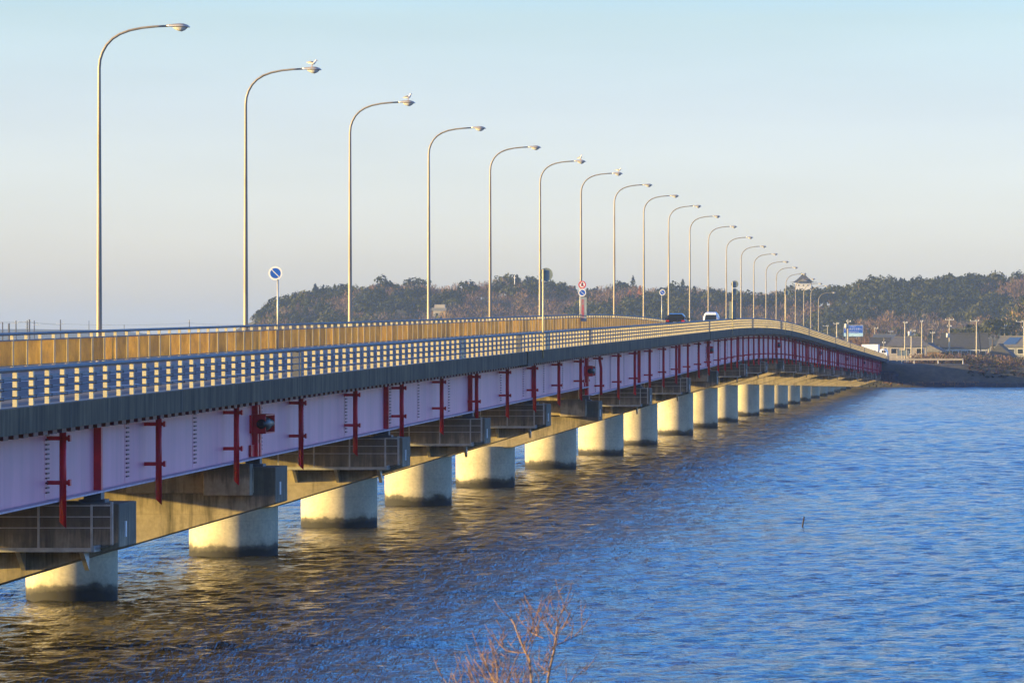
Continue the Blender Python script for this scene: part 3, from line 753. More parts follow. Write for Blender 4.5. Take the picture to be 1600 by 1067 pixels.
# ------------------------------------------------------------------ vegetation
def leafmat(name, lo, hi, tl=.12):
    t = NT(name); n = t.noise(.35, 4, .7); c = t.ramp(n, [(.3, lo), (.7, hi)]); t.color(c); t.set(Roughness=.9)
    t.b.inputs['Specular IOR Level'].default_value = .15
    return t.m
EV = [leafmat('evergreen_leaves', (.010, .017, .012), (.030, .038, .024)), leafmat('evergreen_leaves_olive', (.022, .028, .012), (.075, .075, .030)), leafmat('evergreen_leaves_dark', (.008, .015, .010), (.026, .034, .020))]
BR = [leafmat('bare_twigs_mauve', (.085, .052, .042), (.19, .12, .095)), leafmat('bare_twigs_brown', (.10, .058, .035), (.21, .125, .075)), leafmat('bare_twigs_grey', (.09, .07, .055), (.18, .14, .11))]
OR_ = leafmat('rust_needles', (.26, .09, .035), (.46, .18, .07)); TAN = leafmat('tan_twigs', (.24, .15, .06), (.42, .28, .13))
BARK = simple('bark', (.09, .065, .045), .9)
RG = np.random.default_rng(5)
def unit(n):
    v = RG.normal(size=(n, 3)); return v / np.linalg.norm(v, axis=1, keepdims=True)
def quads(C, Nn, sx, sy, up=None):
    n = len(C); t = unit(n) if up is None else up
    a = np.cross(Nn, t); a /= np.linalg.norm(a, axis=1, keepdims=True) + 1e-6; b = np.cross(Nn, a)
    a = a * np.asarray(sx).reshape(-1, 1); b = b * np.asarray(sy).reshape(-1, 1)
    V = np.stack([C - a - b, C + a - b * .6, C + a * .5 + b, C - a * .8 + b * .9], 1)
    return V                                  # (n,4,3)
def crown_round(w, h, nl=15, per=20, leaf=.48):
    L = unit(nl * 2); L = L[L[:, 2] > -.45][:nl]; r = RG.uniform(.55, .8, (len(L), 1))
    lc = L * r * np.array([w/2, w/2, h/2]) ; lr = RG.uniform(.24, .4, (len(L), 1)) * w * .62
    out = []
    for c, rr in zip(lc, lr):
        u = unit(per); u[:, 2] = np.abs(u[:, 2]) * 1.0 - .25; u /= np.linalg.norm(u, axis=1, keepdims=True)
        C = c + u * rr * RG.uniform(.75, 1.08, (per, 1)); N_ = u + RG.normal(size=(per, 3)) * .35; N_ /= np.linalg.norm(N_, axis=1, keepdims=True)
        out.append(quads(C, N_, RG.uniform(.6, 1.3, per) * leaf, RG.uniform(.6, 1.3, per) * leaf))
    Q = np.concatenate(out); Q[:, :, 2] += h * .5; return Q
def crown_conifer(w, h, n=260, leaf=.42):
    t = RG.uniform(0, 1, n) ** .75; z = h * (1 - t); r = (w/2) * (t ** .85) * RG.uniform(.65, 1.1, n) * (1 + .22 * np.sin(z * 3.1 + RG.uniform(0, 1)))
    a = RG.uniform(0, 2*np.pi, n); C = np.stack([r*np.cos(a), r*np.sin(a), z], 1)
    N_ = np.stack([np.cos(a), np.sin(a), np.full(n, .7)], 1) + RG.normal(size=(n, 3)) * .4; N_ /= np.linalg.norm(N_, axis=1, keepdims=True)
    return quads(C, N_, RG.uniform(.5, 1.2, n) * leaf * 1.2, RG.uniform(.5, 1.1, n) * leaf * .8)
def crown_bare(w, h, n=230, th=.075, ln=1.1, cone=False):
    u = unit(n); u[:, 2] = np.abs(u[:, 2]); r = RG.uniform(.25, 1.0, (n, 1)) ** .55
    if cone:
        t = RG.uniform(0, 1, n); a = RG.uniform(0, 2*np.pi, n); rr = w/2 * (1 - t) ** .8 * RG.uniform(.3, 1, n)
        C = np.stack([rr*np.cos(a), rr*np.sin(a), h * t], 1); D = np.stack([np.cos(a) * .5, np.sin(a) * .5, np.full(n, 1.)], 1)
    else:
        C = u * r * np.array([w/2, w/2, h * .8]) + np.array([0, 0, h * .15]); D = u * np.array([1, 1, .9]) + np.array([0, 0, .55])
    D = D + RG.normal(size=(n, 3)) * .45; D /= np.linalg.norm(D, axis=1, keepdims=True)
    N_ = np.cross(D, unit(n)); N_ /= np.linalg.norm(N_, axis=1, keepdims=True) + 1e-6
    S = np.cross(D, N_); L = RG.uniform(.5, 1.2, (n, 1)) * ln; T = RG.uniform(.6, 1.5, (n, 1)) * th
    return np.stack([C - S*T - D*L*.5, C + S*T - D*L*.5, C + S*T*.5 + D*L*.5, C - S*T*.5 + D*L*.5], 1)
def trunk_q(h, r=.2):
    m = []
    for k in range(5):
        a, b = 2*math.pi*k/5, 2*math.pi*(k+1)/5
        m.append([(r*math.cos(a), r*math.sin(a), -1), (r*math.cos(b), r*math.sin(b), -1), (r*.5*math.cos(b), r*.5*math.sin(b), h), (r*.5*math.cos(a), r*.5*math.sin(a), h)])
    return np.array(m)
PROT = {'ev': [crown_round(RG.uniform(6.5, 9.5), RG.uniform(5, 6.5), 13, 18, .42) for _ in range(7)],
        'co': [crown_conifer(RG.uniform(4.5, 6), RG.uniform(7, 8.5), 230, .45) for _ in range(6)],
        'br': [np.concatenate([crown_bare(RG.uniform(7, 10), RG.uniform(5, 6.5), 260, .10, .9), trunk_q(4)]) for _ in range(7)]}
TRUNKH = {'ev': 3.2, 'co': 1.0, 'br': 2.0}
def place(Q, x, y, z, s, a):
    c, sn = math.cos(a), math.sin(a); P = Q.reshape(-1, 3) * s
    return np.stack([P[:, 0]*c - P[:, 1]*sn + x, P[:, 0]*sn + P[:, 1]*c + y, P[:, 2] + z], 1)
acc = {k: ([], []) for k in PROT}
rr = random.Random(77)
Yt = 1500.0
while Yt < 1925:
    X = -272 + rr.uniform(0, 6)
    while X < 150:
        if X > -60 or True:
            xx = X + rr.uniform(-2.5, 2.5); yy = Yt + rr.uniform(-7, 7); g = gz(xx, yy)
            kz = sstep((yy - 1480) / 430); nz = mnoise.noise(Vector((xx * .022, yy * .012, 7))); n2 = mnoise.noise(Vector((xx * .05, yy * .03, 17)))
            v = nz * 2.3 + kz * .55 - .34 + rr.uniform(-.32, .32)
            if xx > -75: v += .22
            elif -205 < xx < -80: v -= .38
            pxx = VX + xx * F / yy
            kind = 'br' if v < .18 else ('co' if n2 > .26 else 'ev')
            if g > 1.0 and pxx > 394 + rr.uniform(-4, 4):
                Q = rr.choice(PROT[kind]); s = rr.uniform(.7, 1.15)
                if Yt > 1850: s *= .88
                s *= min(1, .45 + max(0, pxx - 394) / 60)
                P = place(Q, xx, yy, g + TRUNKH[kind] * s - 1.2, s, rr.uniform(0, 6.28))
                acc[kind][0].append(P); acc[kind][1].append(np.full(len(Q), rr.choice((0, 0, 1, 1, 2))))
        X += rr.uniform(3.6, 5.6)
    Yt += 11
for kind, nm, mats in (('ev', 'evergreen_woodland', EV), ('co', 'conifer_woodland', [EV[2], EV[0], EV[0]]), ('br', 'bare_woodland', BR)):
    Vv = np.concatenate(acc[kind][0]); mi = np.concatenate(acc[kind][1]); Ff = np.arange(len(Vv)).reshape(-1, 4)
    tag(np_mesh(nm, Vv, Ff, None, mats=mats, midx=mi), kind='stuff')

def tree(kind, x, y_top, p, label, hgt, wid, mat, ybase=None, group=None, n=1.0):
    """one tree: crown + trunk. x, y_top photo pixels of its top."""
    top = PW(x, y_top, p); root = empty({'co': 'conifer_tree', 'ev': 'evergreen_tree', 'br': 'bare_tree', 'rc': 'conifer_tree'}[kind], (top.x, top.y, top.z - hgt), label, 'tree', group)
    th = hgt * (.28 if kind == 'ev' else .12)
    if kind == 'co': Q = crown_conifer(wid, hgt - th, int(340 * n), .36)
    elif kind == 'ev': Q = crown_round(wid, (hgt - th) * .93, 16, int(24 * n), .38)
    elif kind == 'rc': Q = crown_bare(wid, hgt - th, int(900 * n), .085, 1.0, True)
    else: Q = crown_bare(wid, (hgt - th) , int(520 * n), .06, 1.0)
    V = Q.reshape(-1, 3) + np.array([0, 0, th]); np_mesh('crown', V, np.arange(len(V)).reshape(-1, 4), mat, root)
    m = MB(); m.tube([(0, 0, -1.5), (0, 0, th), (.1, .05, hgt * .6), (0, 0, hgt * .9)], [.24, .2, .1, .03], 6)
    for k in range(5 if kind in ('br', 'ev') else 0):
        a = k * 1.3; z = th + (hgt - th) * (.1 + .1 * k); m.tube([(0, 0, z), (math.cos(a) * wid * .2, math.sin(a) * wid * .2, z + hgt * .14), (math.cos(a) * wid * .36, math.sin(a) * wid * .36, z + hgt * .3)], [.1, .06, .02], 5)
    m.build('trunk', BARK, root); return root
SKT = [('co', 523, 444, 10, 5, 'dark conifer on the skyline of the left hill, left of the third street lamp'),
       ('ev', 541, 443, 9, 8, 'broad dark evergreen on the skyline directly behind the third street lamp'),
       ('ev', 652, 434, 9, 11, 'domed dark evergreen topping the hill left of the fourth street lamp'),
       ('co', 737, 441, 8, 4, 'small pointed conifer in the dip of the ridge left of the fifth street lamp'),
       ('ev', 797, 427, 10, 9, 'highest dark evergreen on the ridge between the fifth and sixth street lamps'),
       ('co', 808, 429, 9, 5, 'narrow conifer beside the highest evergreen on the ridge, on its right'),
       ('ev', 829, 432, 8, 8, 'rounded dark evergreen on the skyline just left of the sixth lamp post'),
       ('ev', 862, 439, 8, 7, 'dark evergreen on the skyline just right of the sixth lamp post'),
       ('co', 878, 441, 8, 4, 'pointed conifer between the sixth and seventh lamp posts'),
       ('ev', 972, 438, 9, 7, 'dark evergreen on the skyline right of the eighth lamp post'),
       ('co', 989, 431, 12, 6, 'tall pointed cedar on the skyline between the eighth and ninth lamp posts'),
       ('co', 1067, 436, 9, 5, 'pointed conifer alone above the brown wood between the tenth and eleventh lamp posts'),
       ('co', 1391, 441, 11, 7, 'dark conifer on the skyline above the hipped roof house'),
       ('co', 1438, 441, 10, 6, 'left one of two dark cedars on the skyline above the utility poles'),
       ('co', 1450, 440, 10, 6, 'right one of two dark cedars on the skyline above the utility poles'),
       ('co', 1503, 439, 9, 5, 'pointed cedar on the right ridge above the brown clad pole with transformer'),
       ('co', 1543, 432, 10, 6, 'tall cedar on the right ridge, over the long dark roof'),
       ('co', 1562, 431, 10, 5, 'slim cedar on the right ridge, over the green tree'),
       ('ev', 1246, 450, 9, 9, 'dark evergreen directly below the left side of the castle tower'),
       ('ev', 1268, 451, 9, 9, 'dark evergreen directly below the right side of the castle tower'),
       ('ev', 1592, 430, 11, 10, 'dark evergreen crowning the ridge at the right edge of the photo')]
for k, x, y, h, w, lab in SKT: tree(k, x, y, PR * 1.005, lab, h, w, EV[2] if k == 'co' else EV[0])
tree('br', 1416, 442, PR, 'leafless tree with pale bare branches on the skyline right of the dark conifer', 10, 9, BR[2])
tree('br', 615, 438, PR, 'orange brown leafless tree on the skyline right of the third street lamp', 10, 12, TAN)
tree('br', 478, 455, PR, 'yellowish bare tree at the top of the left slope above the round blue sign', 9, 12, TAN)
tree('rc', 466, 474, 4.5, 'bare cone shaped pinkish tree low on the left hill, right of the round blue sign', 10, 5.5, BR[1])
tree('rc', 1000, 447, 4.35, 'large rust red conical tree on the slope left of the ninth lamp post', 15, 8, OR_)
tree('rc', 984, 455, 4.4, 'smaller rust red tree at the left foot of the large rust red one', 12, 8, OR_)
tree('rc', 962, 472, 4.5, 'rust coloured low tree right of the eighth lamp post near the amber railing', 8, 7, OR_)
tree('br', 822, 446, 4.35, 'wide mauve leafless tree on the slope between the fifth and sixth lamp posts', 11, 14, BR[0])
tree('br', 655, 458, 4.4, 'mauve leafless tree left of the fourth lamp post halfway up the hill', 8, 9, BR[0])
tree('ev', 722, 452, 4.35, 'olive green tree in the hollow between the fourth and fifth lamp posts', 8, 9, EV[1])
tree('br', 697, 482, 4.6, 'tan bushy tree in front of the small beige building on the hill', 6, 6, TAN)

# near the village on the right
tree('ev', 1551, 500, 6.6, 'rounded green tree with visible limbs behind the leaning pole', 8, 7.5, EV[1])
tree('ev', 1516, 511, 6.5, 'pale olive shrubby tree behind the long dark roof', 6, 9, EV[1])
tree('ev', 1500, 515, 6.5, 'low pale green tree behind the left half of the long dark roof', 5.5, 7, EV[1])
tree('br', 1590, 468, 6.0, 'tall tan leafy tree at the right edge behind the solar roofed house', 15, 11, TAN)
tree('ev', 1577, 492, 6.1, 'olive tree left of the tall tan tree at the right edge', 12, 8, EV[1])
tree('ev', 1601, 458, 5.9, 'tall dull green tree cut by the right edge of the photo', 17, 9, EV[1])
tree('br', 1366, 505, 6.4, 'reddish leafless tree behind the blue road guide sign, on its right', 8, 10, BR[1])
tree('br', 1345, 512, 6.6, 'reddish brown bare tree below the blue road guide sign', 7, 9, BR[1])

# brush and reeds (uncountable)
def brush(name, n, fx, mats, hh, leaf=.09):
    Vv = []; mi = []
    for _ in range(n):
        x, y, s = fx(); z = gz(x, y); Q = crown_bare(hh * s * 1.5, hh * s, 60, leaf, .5)
        P = place(Q, x, y, z - .1, 1, 0); Vv.append(P); mi.append(np.full(len(Q), rr.randrange(len(mats))))
    Vv = np.concatenate(Vv); tag(np_mesh(name, Vv, np.arange(len(Vv)).reshape(-1, 4), None, mats=mats, midx=np.concatenate(mi)), kind='stuff')
brush('brushwood', 560, lambda: (rr.uniform(-14.5, 12), rr.uniform(962, 1035), rr.uniform(.6, 1.3)), [BR[1], BR[0], BR[2], BR[0], EV[1]], 2.7, .07)
brush('reeds', 260, lambda: (rr.uniform(-20, -2) if rr.random() < .8 else rr.uniform(-20, 12), rr.uniform(927.5, 931.5), rr.uniform(.5, 1.3)), [TAN, BR[1]], .9, .05)
brush('dry_grass', 300, lambda: (rr.uniform(-4, 14), rr.uniform(936, 944), rr.uniform(.5, 1.2)), [BR[2], EV[1], EV[1], BR[0]], .22, .04)
brush('shore_reeds', 260, lambda: (rr.uniform(-480, -330), rr.uniform(1975, 1992), rr.uniform(.8, 1.4)), [TAN, TAN, BR[1]], 3.0, .2)
brush('scrub', 170, lambda: (rr.uniform(-62, -34), rr.uniform(1010, 1120), rr.uniform(.6, 1.2)), [BR[1], BR[0]], 3.0, .07)

# ------------------------------------------------------------------ houses and village
M['tile'] = simple('grey_roof_tile', (.13, .125, .12), .85, 0, .25, 2); M['tiled'] = simple('dark_roof_tile', (.05, .05, .05), .85, 0, .3, 2)
M['tileb'] = simple('blue_grey_roof', (.10, .12, .15), .75, 0, .2, 2); M['wallc'] = simple('cream_wall', (.40, .35, .27), .8, 0, .15, .8)
M['wallb'] = simple('brown_board_wall', (.17, .11, .07), .85, 0, .3, 2); M['wallw'] = simple('white_plaster', (.66, .64, .60), .8, 0, .1)
M['solar'] = simple('solar_glass', (.04, .11, .27), .2, .1, .15, 1.5); M['wallg'] = simple('grey_wall', (.20, .20, .19), .8, 0, .15)
def house(name, label, cat, x0, x1, y_ridge, y_eave, p, depth, wallm, roofm, hip=0, rz=0, zg=3.2, wins=4, ov=.5, band=None):
    a, b = PW(x0, y_eave, p), PW(x1, y_eave, p); w = (b.x - a.x); ze = a.z; zr = PW(0, y_ridge, p).z
    root = empty(name, ((a.x + b.x) / 2, a.y + depth / 2, zg), label, cat, rz=rz); ze -= zg; zr -= zg
    hw, hd = w/2 - ov, depth/2 - ov
    MB().box(-hw, hw, -hd, hd, -1.5, ze + .05).build('wall', wallm, root)
    m = MB(); W_, D_ = w/2, depth/2; rx = W_ * (1 - hip)
    m.add([(-W_, -D_, ze), (W_, -D_, ze), (W_, D_, ze), (-W_, D_, ze), (-rx, 0, zr), (rx, 0, zr), (-W_, -D_, ze - .16), (W_, -D_, ze - .16), (W_, D_, ze - .16), (-W_, D_, ze - .16)],
          [(0, 1, 5, 4), (1, 2, 5), (2, 3, 4, 5), (3, 0, 4), (0, 6, 7, 1), (1, 7, 8, 2), (2, 8, 9, 3), (3, 9, 6, 0), (6, 9, 8, 7)])
    r = m.build('roof', roofm, root)
    MB().box(-rx - .1, rx + .1, -.16, .16, zr - .04, zr + .2).build('ridge_tiles', roofm, r)
    k = 0
    for i in range(wins):
        cx = -hw + (i + .5) * 2 * hw / wins; ww = min(.8, hw / wins * .7)
        f = MB().box(cx - ww, cx + ww, -hd - .05, -hd - .002, ze - 1.75, ze - .55).build('window', M['wallw'], root)
        MB().box(cx - ww + .08, cx + ww - .08, -hd - .07, -hd - .052, ze - 1.67, ze - .63).build('pane', M['glass'], f)
    if band: MB().box(-hw - .02, hw + .02, -hd - .12, -hd - .004, ze - .5, ze - .18).build('fascia_board', M['wallw'], root)
    return root
house('house', 'cream walled house with a grey hipped tile roof by the bridge end', 'house', 1384, 1451, 527, 540, 7.35, 9, M['wallc'], M['tile'], .38, wins=3)
house('house', 'house with a blue grey roof behind the hipped roof house, half hidden', 'house', 1361, 1402, 523, 532, 6.7, 9, M['wallg'], M['tileb'], .15, wins=2)
house('house', 'small house with a plain dark gabled roof just behind the white truck', 'house', 1358, 1392, 528, 537, 6.95, 7, M['wallb'], M['tiled'], 0, wins=2)
g = house('shed', 'low shed with a pale edged gable facing the lake, right of the hipped roof house', 'shed', 1438, 1468, 537, 549, 7.2, 7, M['wallb'], M['tile'], 0, rz=0, wins=1)
g.rotation_euler = (0, 0, R(72))
house('farmhouse', 'long farmhouse with a wide dark tile roof and a white strip under the eaves', 'house', 1468, 1546, 521, 544, 6.9, 10, M['wallb'], M['tiled'], .05, wins=5, band=1)
g = house('barn', 'dark barn with a pale sunlit gable edge right of the leaning pole', 'barn', 1545, 1583, 538, 561, 7.15, 8, M['wallb'], M['tiled'], 0, wins=1)
g.rotation_euler = (0, 0, R(80))
h5 = house('house', 'house with a grey roof carrying a blue solar panel at the right edge', 'house', 1562, 1612, 526, 541, 6.9, 9, M['wallg'], M['tile'], 0, wins=3, rz=R(-14))
e5 = PW(0, 541, 6.9).z - 3.2; r5 = PW(0, 526, 6.9).z - 3.2
def on_roof(x, t): return (x, -4.5 + 4.5 * t - .04, e5 + (r5 - e5) * t + .07)
sp = MB().add([on_roof(-2.2, .2), on_roof(.9, .2), on_roof(1.5, .9), on_roof(-1.2, .9)] + [tuple(Vector(on_roof(*q)) - Vector((0, -.02, .04))) for q in ((-2.2, .2), (.9, .2), (1.5, .9), (-1.2, .9))],
         [(0, 1, 2, 3), (7, 6, 5, 4), (0, 4, 5, 1), (1, 5, 6, 2), (2, 6, 7, 3), (3, 7, 4, 0)]).build('solar_panel', M['solar'], h5)
house('house', 'low slate roofed house in the gap between the farmhouse and the solar roof', 'house', 1543, 1572, 530, 539, 6.6, 8, M['wallg'], M['tileb'], 0, wins=2)
for lab, x0, x1, yr, ye, p_, wm, rm in (('small house with a brown roof between the hipped roof house and the shed', 1428, 1452, 533, 541, 6.75, M['wallb'], M['tiled']),
        ('far house with a pale gable behind the two tall poles', 1402, 1426, 528, 534, 6.3, M['wallc'], M['tile']), ('low annex with a dark roof behind the shed, left of the farmhouse', 1450, 1472, 530, 538, 6.5, M['wallg'], M['tiled']),
        ('dark roofed house behind the white short pole at the bridge end', 1375, 1396, 532, 540, 7.0, M['wallw'], M['tiled']), ('house roof showing over the right end of the farmhouse', 1530, 1556, 524, 533, 6.2, M['wallg'], M['tile'])):
    house('house', lab, 'house', x0, x1, yr, ye, p_, 7, wm, rm, .1, wins=2)
# small beige building high on the hill
b0 = PW(687, 476, 4.55); root = empty('hill_building', (b0.x, b0.y, b0.z - 9), 'small beige flat roofed building among trees right of the fourth lamp post', 'building')
MB().box(-2.0, 2.2, -2.2, 2.2, -1, 7.0).build('wall', M['wallc'], root); MB().box(-2.5, 2.6, -2.6, 2.6, 7.0, 7.9).build('roof_slab', M['wallg'], root)
MB().box(-1.6, 2.0, -1.9, 1.9, 7.9, 9).build('roof_room', M['wallc'], root)
for xx in (-1.2, .3): MB().box(xx, xx + .9, -2.24, -2.205, 4.9, 6.1).build('window', M['glass'], root)
b0 = PW(809, 431, 4.2); root = empty('mast', (b0.x, b0.y - 12, b0.z - 14), 'thin pale mast on the ridge beside the highest evergreen', 'mast')
MB().tube([(0, 0, -1), (0, 0, 14)], [.22, .16], 8).build('mast_tube', M['wallw'], root); MB().box(-.5, .5, -.1, .1, 13, 13.3).build('antenna', M['wallw'], root)

# castle shaped museum on the ridge
pc = 4.12; c0 = PW(1256.5, 442, pc); root = empty('castle_keep', (c0.x, c0.y - 6, c0.z - 9.0), 'white walled castle tower with a swept grey tiled roof on the hilltop', 'castle')
zt = 9.0
MB().box(-4.6, 4.6, -3.6, 3.6, -2, zt - 3.0).build('base', M['wallg'], root)
MB().box(-3.0, 3.0, -2.9, 2.9, zt - 3.0, zt + .1).build('wall', M['wallw'], root)
def swept(W_, D_, z0, z1, top, k=6):
    m = MB(); rings = []
    for i in range(k + 1):
        t = i / k; s = 1 - t * (1 - top); zc = z0 + (z1 - z0) * (t ** 1.55 if t < 1 else 1); rings.append([(-W_*s, -D_*(1-t), zc), (W_*s, -D_*(1-t), zc), (W_*s, D_*(1-t), zc), (-W_*s, D_*(1-t), zc)])
    rings = [[(x * (1.0 if i else 1.05), y * (1.0 if i else 1.05), z + (.25 if i == 0 else 0)) for x, y, z in rg] for i, rg in enumerate(rings)]
    vs = [v for rg in rings for v in rg]; m.add(vs, [(i*4+j, i*4+(j+1) % 4, (i+1)*4+(j+1) % 4, (i+1)*4+j) for i in range(k) for j in range(4)] + [(0, 3, 2, 1)]); return m
rf = swept(4.8, 4.0, zt - .1, zt + 3.1, .12).build('roof', M['tiled'], root)
MB().add([(-1.5, -3.5, zt + .5), (1.5, -3.5, zt + .5), (0, -3.2, zt + 1.5), (-1.5, -1.5, zt + .5), (1.5, -1.5, zt + .5), (0, -1.2, zt + 1.5)], [(0, 1, 2), (3, 5, 4), (0, 2, 5, 3), (1, 4, 5, 2), (0, 3, 4, 1)]).build('front_gable', M['wallg'], rf)
MB().box(-.7, .7, -.12, .12, zt + 3.0, zt + 3.3).box(-.8, -.6, -.15, .15, zt + 3.1, zt + 3.75).box(.6, .8, -.15, .15, zt + 3.1, zt + 3.75).build('ridge_ornament', M['tiled'], rf)
for xx in (-1.9, -.2, 1.5): MB().box(xx, xx + .4, -2.96, -2.905, zt - 1.3, zt - .8).build('window', M['glass'], root)
swept(5.6, 4.8, zt - 3.2, zt - 2.2, .62, 3).build('lower_roof', M['tile'], root)

# utility poles
PCON = simple('pole_concrete', (.46, .40, .28), .8, 0, .15)
def upole(x, yt, yb, p, label, arms=(), trans=False, r=.16, tilt=0, small=False, brace=None, nm='utility_pole', pm=None):
    b = PW(x, yb, p); h = (yb - yt) / p
    root = empty(nm, (b.x, b.y, b.z), label, 'utility pole' if nm == 'utility_pole' else 'lamp post')
    MB().tube([(0, 0, -1.5), (tilt * h, 0, h)], [r * 1.15, r * .75], 12).build('pole', pm or PCON, root)
    for (dz, xa, xb) in arms:
        a = MB().box(xa, xb, -.16, -.06, h - dz - .06, h - dz + .06).build('crossarm', M['steel'], root); m = MB()
        for q in (xa + .08, (xa + xb) / 2 + .25, xb - .08): m.tube([(q, -.11, h - dz + .06), (q, -.11, h - dz + .3)], .06, 6)
        m.build('insulators', M['signwhite'], a)
    if trans: MB().tube([(-.42, -.2, h - trans - .9), (-.42, -.2, h - trans)], .28, 12).build('transformer', M['wallw'], root)
    if brace: MB().tube([(brace[0], .3, -1), (brace[1], .2, h - brace[2])], .11, 8).build('brace_pole', M['wood'], root)
    return root
upole(1307.5, 504, 545, 7.2, 'utility pole between the bridge railing and the blue guide sign, left one', [(.3, -.7, .5)])
upole(1325, 499, 550, 7.6, 'utility pole standing in front of the blue guide sign', [(.5, -.3, .6)], trans=.9)
upole(1293, 508, 545, 5.6, 'thin far utility pole left of the guide sign behind the last lamp', [(.3, -1.3, .3)], r=.12)
upole(1414, 502, 568, 7.4, 'leftmost of the pair of tall poles in front of the hipped roof', [(.35, -.4, .6)])
upole(1424, 514, 568, 7.6, 'shorter pole with a cluster of fittings in front of the hipped roof', [(.5, -.3, .9), (1.2, -.5, .8)], trans=.5)
upole(1440.5, 500.5, 568, 7.5, 'plain tall pole at the right end of the hipped roof', [(.3, -.3, .2)])
upole(1483.5, 496.5, 566, 7.3, 'tallest village pole with crossarms and a transformer left of the farmhouse middle', [(.5, -.9, 1.0), (1.9, -.5, .5)], trans=3.3)
upole(1526, 499.5, 574, 7.7, 'pole with a wide top crossarm and a leaning brace right of the farmhouse', [(.3, -1.3, .5)], brace=(1.3, .35, 1.6))
upole(1600, 500, 575, 7.6, 'pole with a left pointing crossarm at the right edge of the photo', [(.35, -1.6, .4), (1.6, -.4, .4)])
upole(1569.5, 506, 545, 6.6, 'short pole with a lamp left of the solar roof', [(.5, 0, .5)], r=.1)
upole(1381, 528, 562, 8.1, 'short thin white pole at the end of the bridge', [(1.0, -.3, .3)], r=.06)
upole(1367, 512, 540, 6.6, 'yellowish lamp pole left of the hipped roof house', [(.2, 0, .8)], r=.12)
upole(1457, 518, 560, 6.6, 'short utility pole behind the shed, between the plain tall pole and the farmhouse', [(.4, -.6, .6)], r=.11)
upole(1500, 514, 560, 6.3, 'far utility pole rising over the middle of the farmhouse roof', [(.4, -.7, .5)], r=.11)
upole(1391, 516, 560, 6.4, 'far utility pole above the left eave of the hipped roof house', [(.4, -.5, .7)], r=.11)
upole(1545, 515, 560, 6.2, 'far utility pole over the right end of the farmhouse', [(.4, -.6, .6)], r=.11)
# left shore poles
for x, yt, w, lab, arms in ((4, 503, .3, 'pole cut by the left edge of the photo', [(.3, -2.5, .3)]), (14, 505, .45, 'thick short pole, second from the left edge', []), (25, 501, .28, 'pole with two long crossarms, third from the left edge', [(.4, -.5, 1.6), (1.0, -1.6, .6)]),
                            (42.5, 501, .28, 'left pole of the close pair with fittings near the left edge', [(.4, -1.6, .4), (2, -.8, .5), (3, -.8, .4)]), (46, 499, .38, 'right pole of the close pair near the left edge', [(.6, -.5, .5)]),
                            (53.5, 501, .25, 'thin pole with a low crossarm right of the close pair', [(1.6, -.6, 2.0)]), (94.5, 499.5, .3, 'lone pole with a single crossarm left of the first street lamp', [(1.5, -1.5, 1.3)]),
                            (139, 501, .14, 'thin mast just left of the first street lamp', []), (194, 507, .12, 'thin mast right of the first street lamp', []), (296, 500, .2, 'thin mast left of the second street lamp', [(.5, -.3, .3)])):
    b = PW(x, 552, 4.2)
    upole(x, yt, 552, 4.2, lab + ', beyond the lake', arms, r=w * .9, pm=M['wood'])
def wire(pts, label, r=.035, group=None):
    m = MB()
    for a, b in zip(pts, pts[1:]):
        a, b = Vector(a), Vector(b); d = (b - a).length
        m.tube([a.lerp(b, t / 6) - Vector((0, 0, d * .012 * 4 * (t/6) * (1 - t/6))) for t in range(7)], r, 4, False)
    tag(m.build('power_line', M['steeld']), label, 'power line', group)
wire([PW(-60, 503, 4.2), PW(25, 502.5, 4.2), PW(94.5, 506, 4.2), PW(296, 505, 4.2), PW(420, 507, 4.2)], 'thin power line strung above the left shore poles', .05)
wire([PW(-60, 506, 4.2), PW(46, 503, 4.2), PW(94.5, 508, 4.2)], 'lower short power line at the left edge poles', .05)
wire([PW(1414, 512, 7.4), PW(1483.5, 510, 7.3), PW(1526, 509, 7.7), PW(1600, 508, 7.6)], 'power line linking the village poles', .03)

# blue guide sign
p_ = 7.4; c0 = PW(1333.5, 517, p_); zg = zdeck(945) - .3; root = empty('guide_sign', (c0.x - 1.6, c0.y, zg), 'blue and white road guide sign with white writing beyond the end of the bridge', 'road sign')
z = c0.z - zg; bd = MB().box(-.45, 3.65, -.06, -.0, z - 1.2, z + 1.2).build('sign_board', M['signblue'], root)
MB().box(-.42, 3.62, -.075, -.0605, z - 1.17, z - .45).build('pale_band', simple('sign_pale', (.45, .68, .78), .4), bd)
MB().box(-.44, 3.64, -.07, -.0605, z + 1.14, z + 1.19).box(-.44, -.4, -.07, -.0605, z - .44, z + 1.13).box(3.6, 3.64, -.07, -.0605, z - .44, z + 1.13).build('border', M['signwhite'], bd)
text_mesh('ようこそ', .30, M['signwhite'], bd, (1.5, -.07, z + .88)); text_mesh('かすみがうら市へ', .44, M['signwhite'], bd, (1.6, -.07, z + .38)); text_mesh('KASUMIGAURA CITY', .24, M['signwhite'], bd, (1.6, -.07, z - .2))
MB().tube([(.15, .1, -1), (.15, .1, z + .9)], .22, 12).build('sign_post', M['steeld'], root)
MB().box(.0, .3, .0, .3, z - 1.1, z + .9).build('brace', M['steeld'], bd)

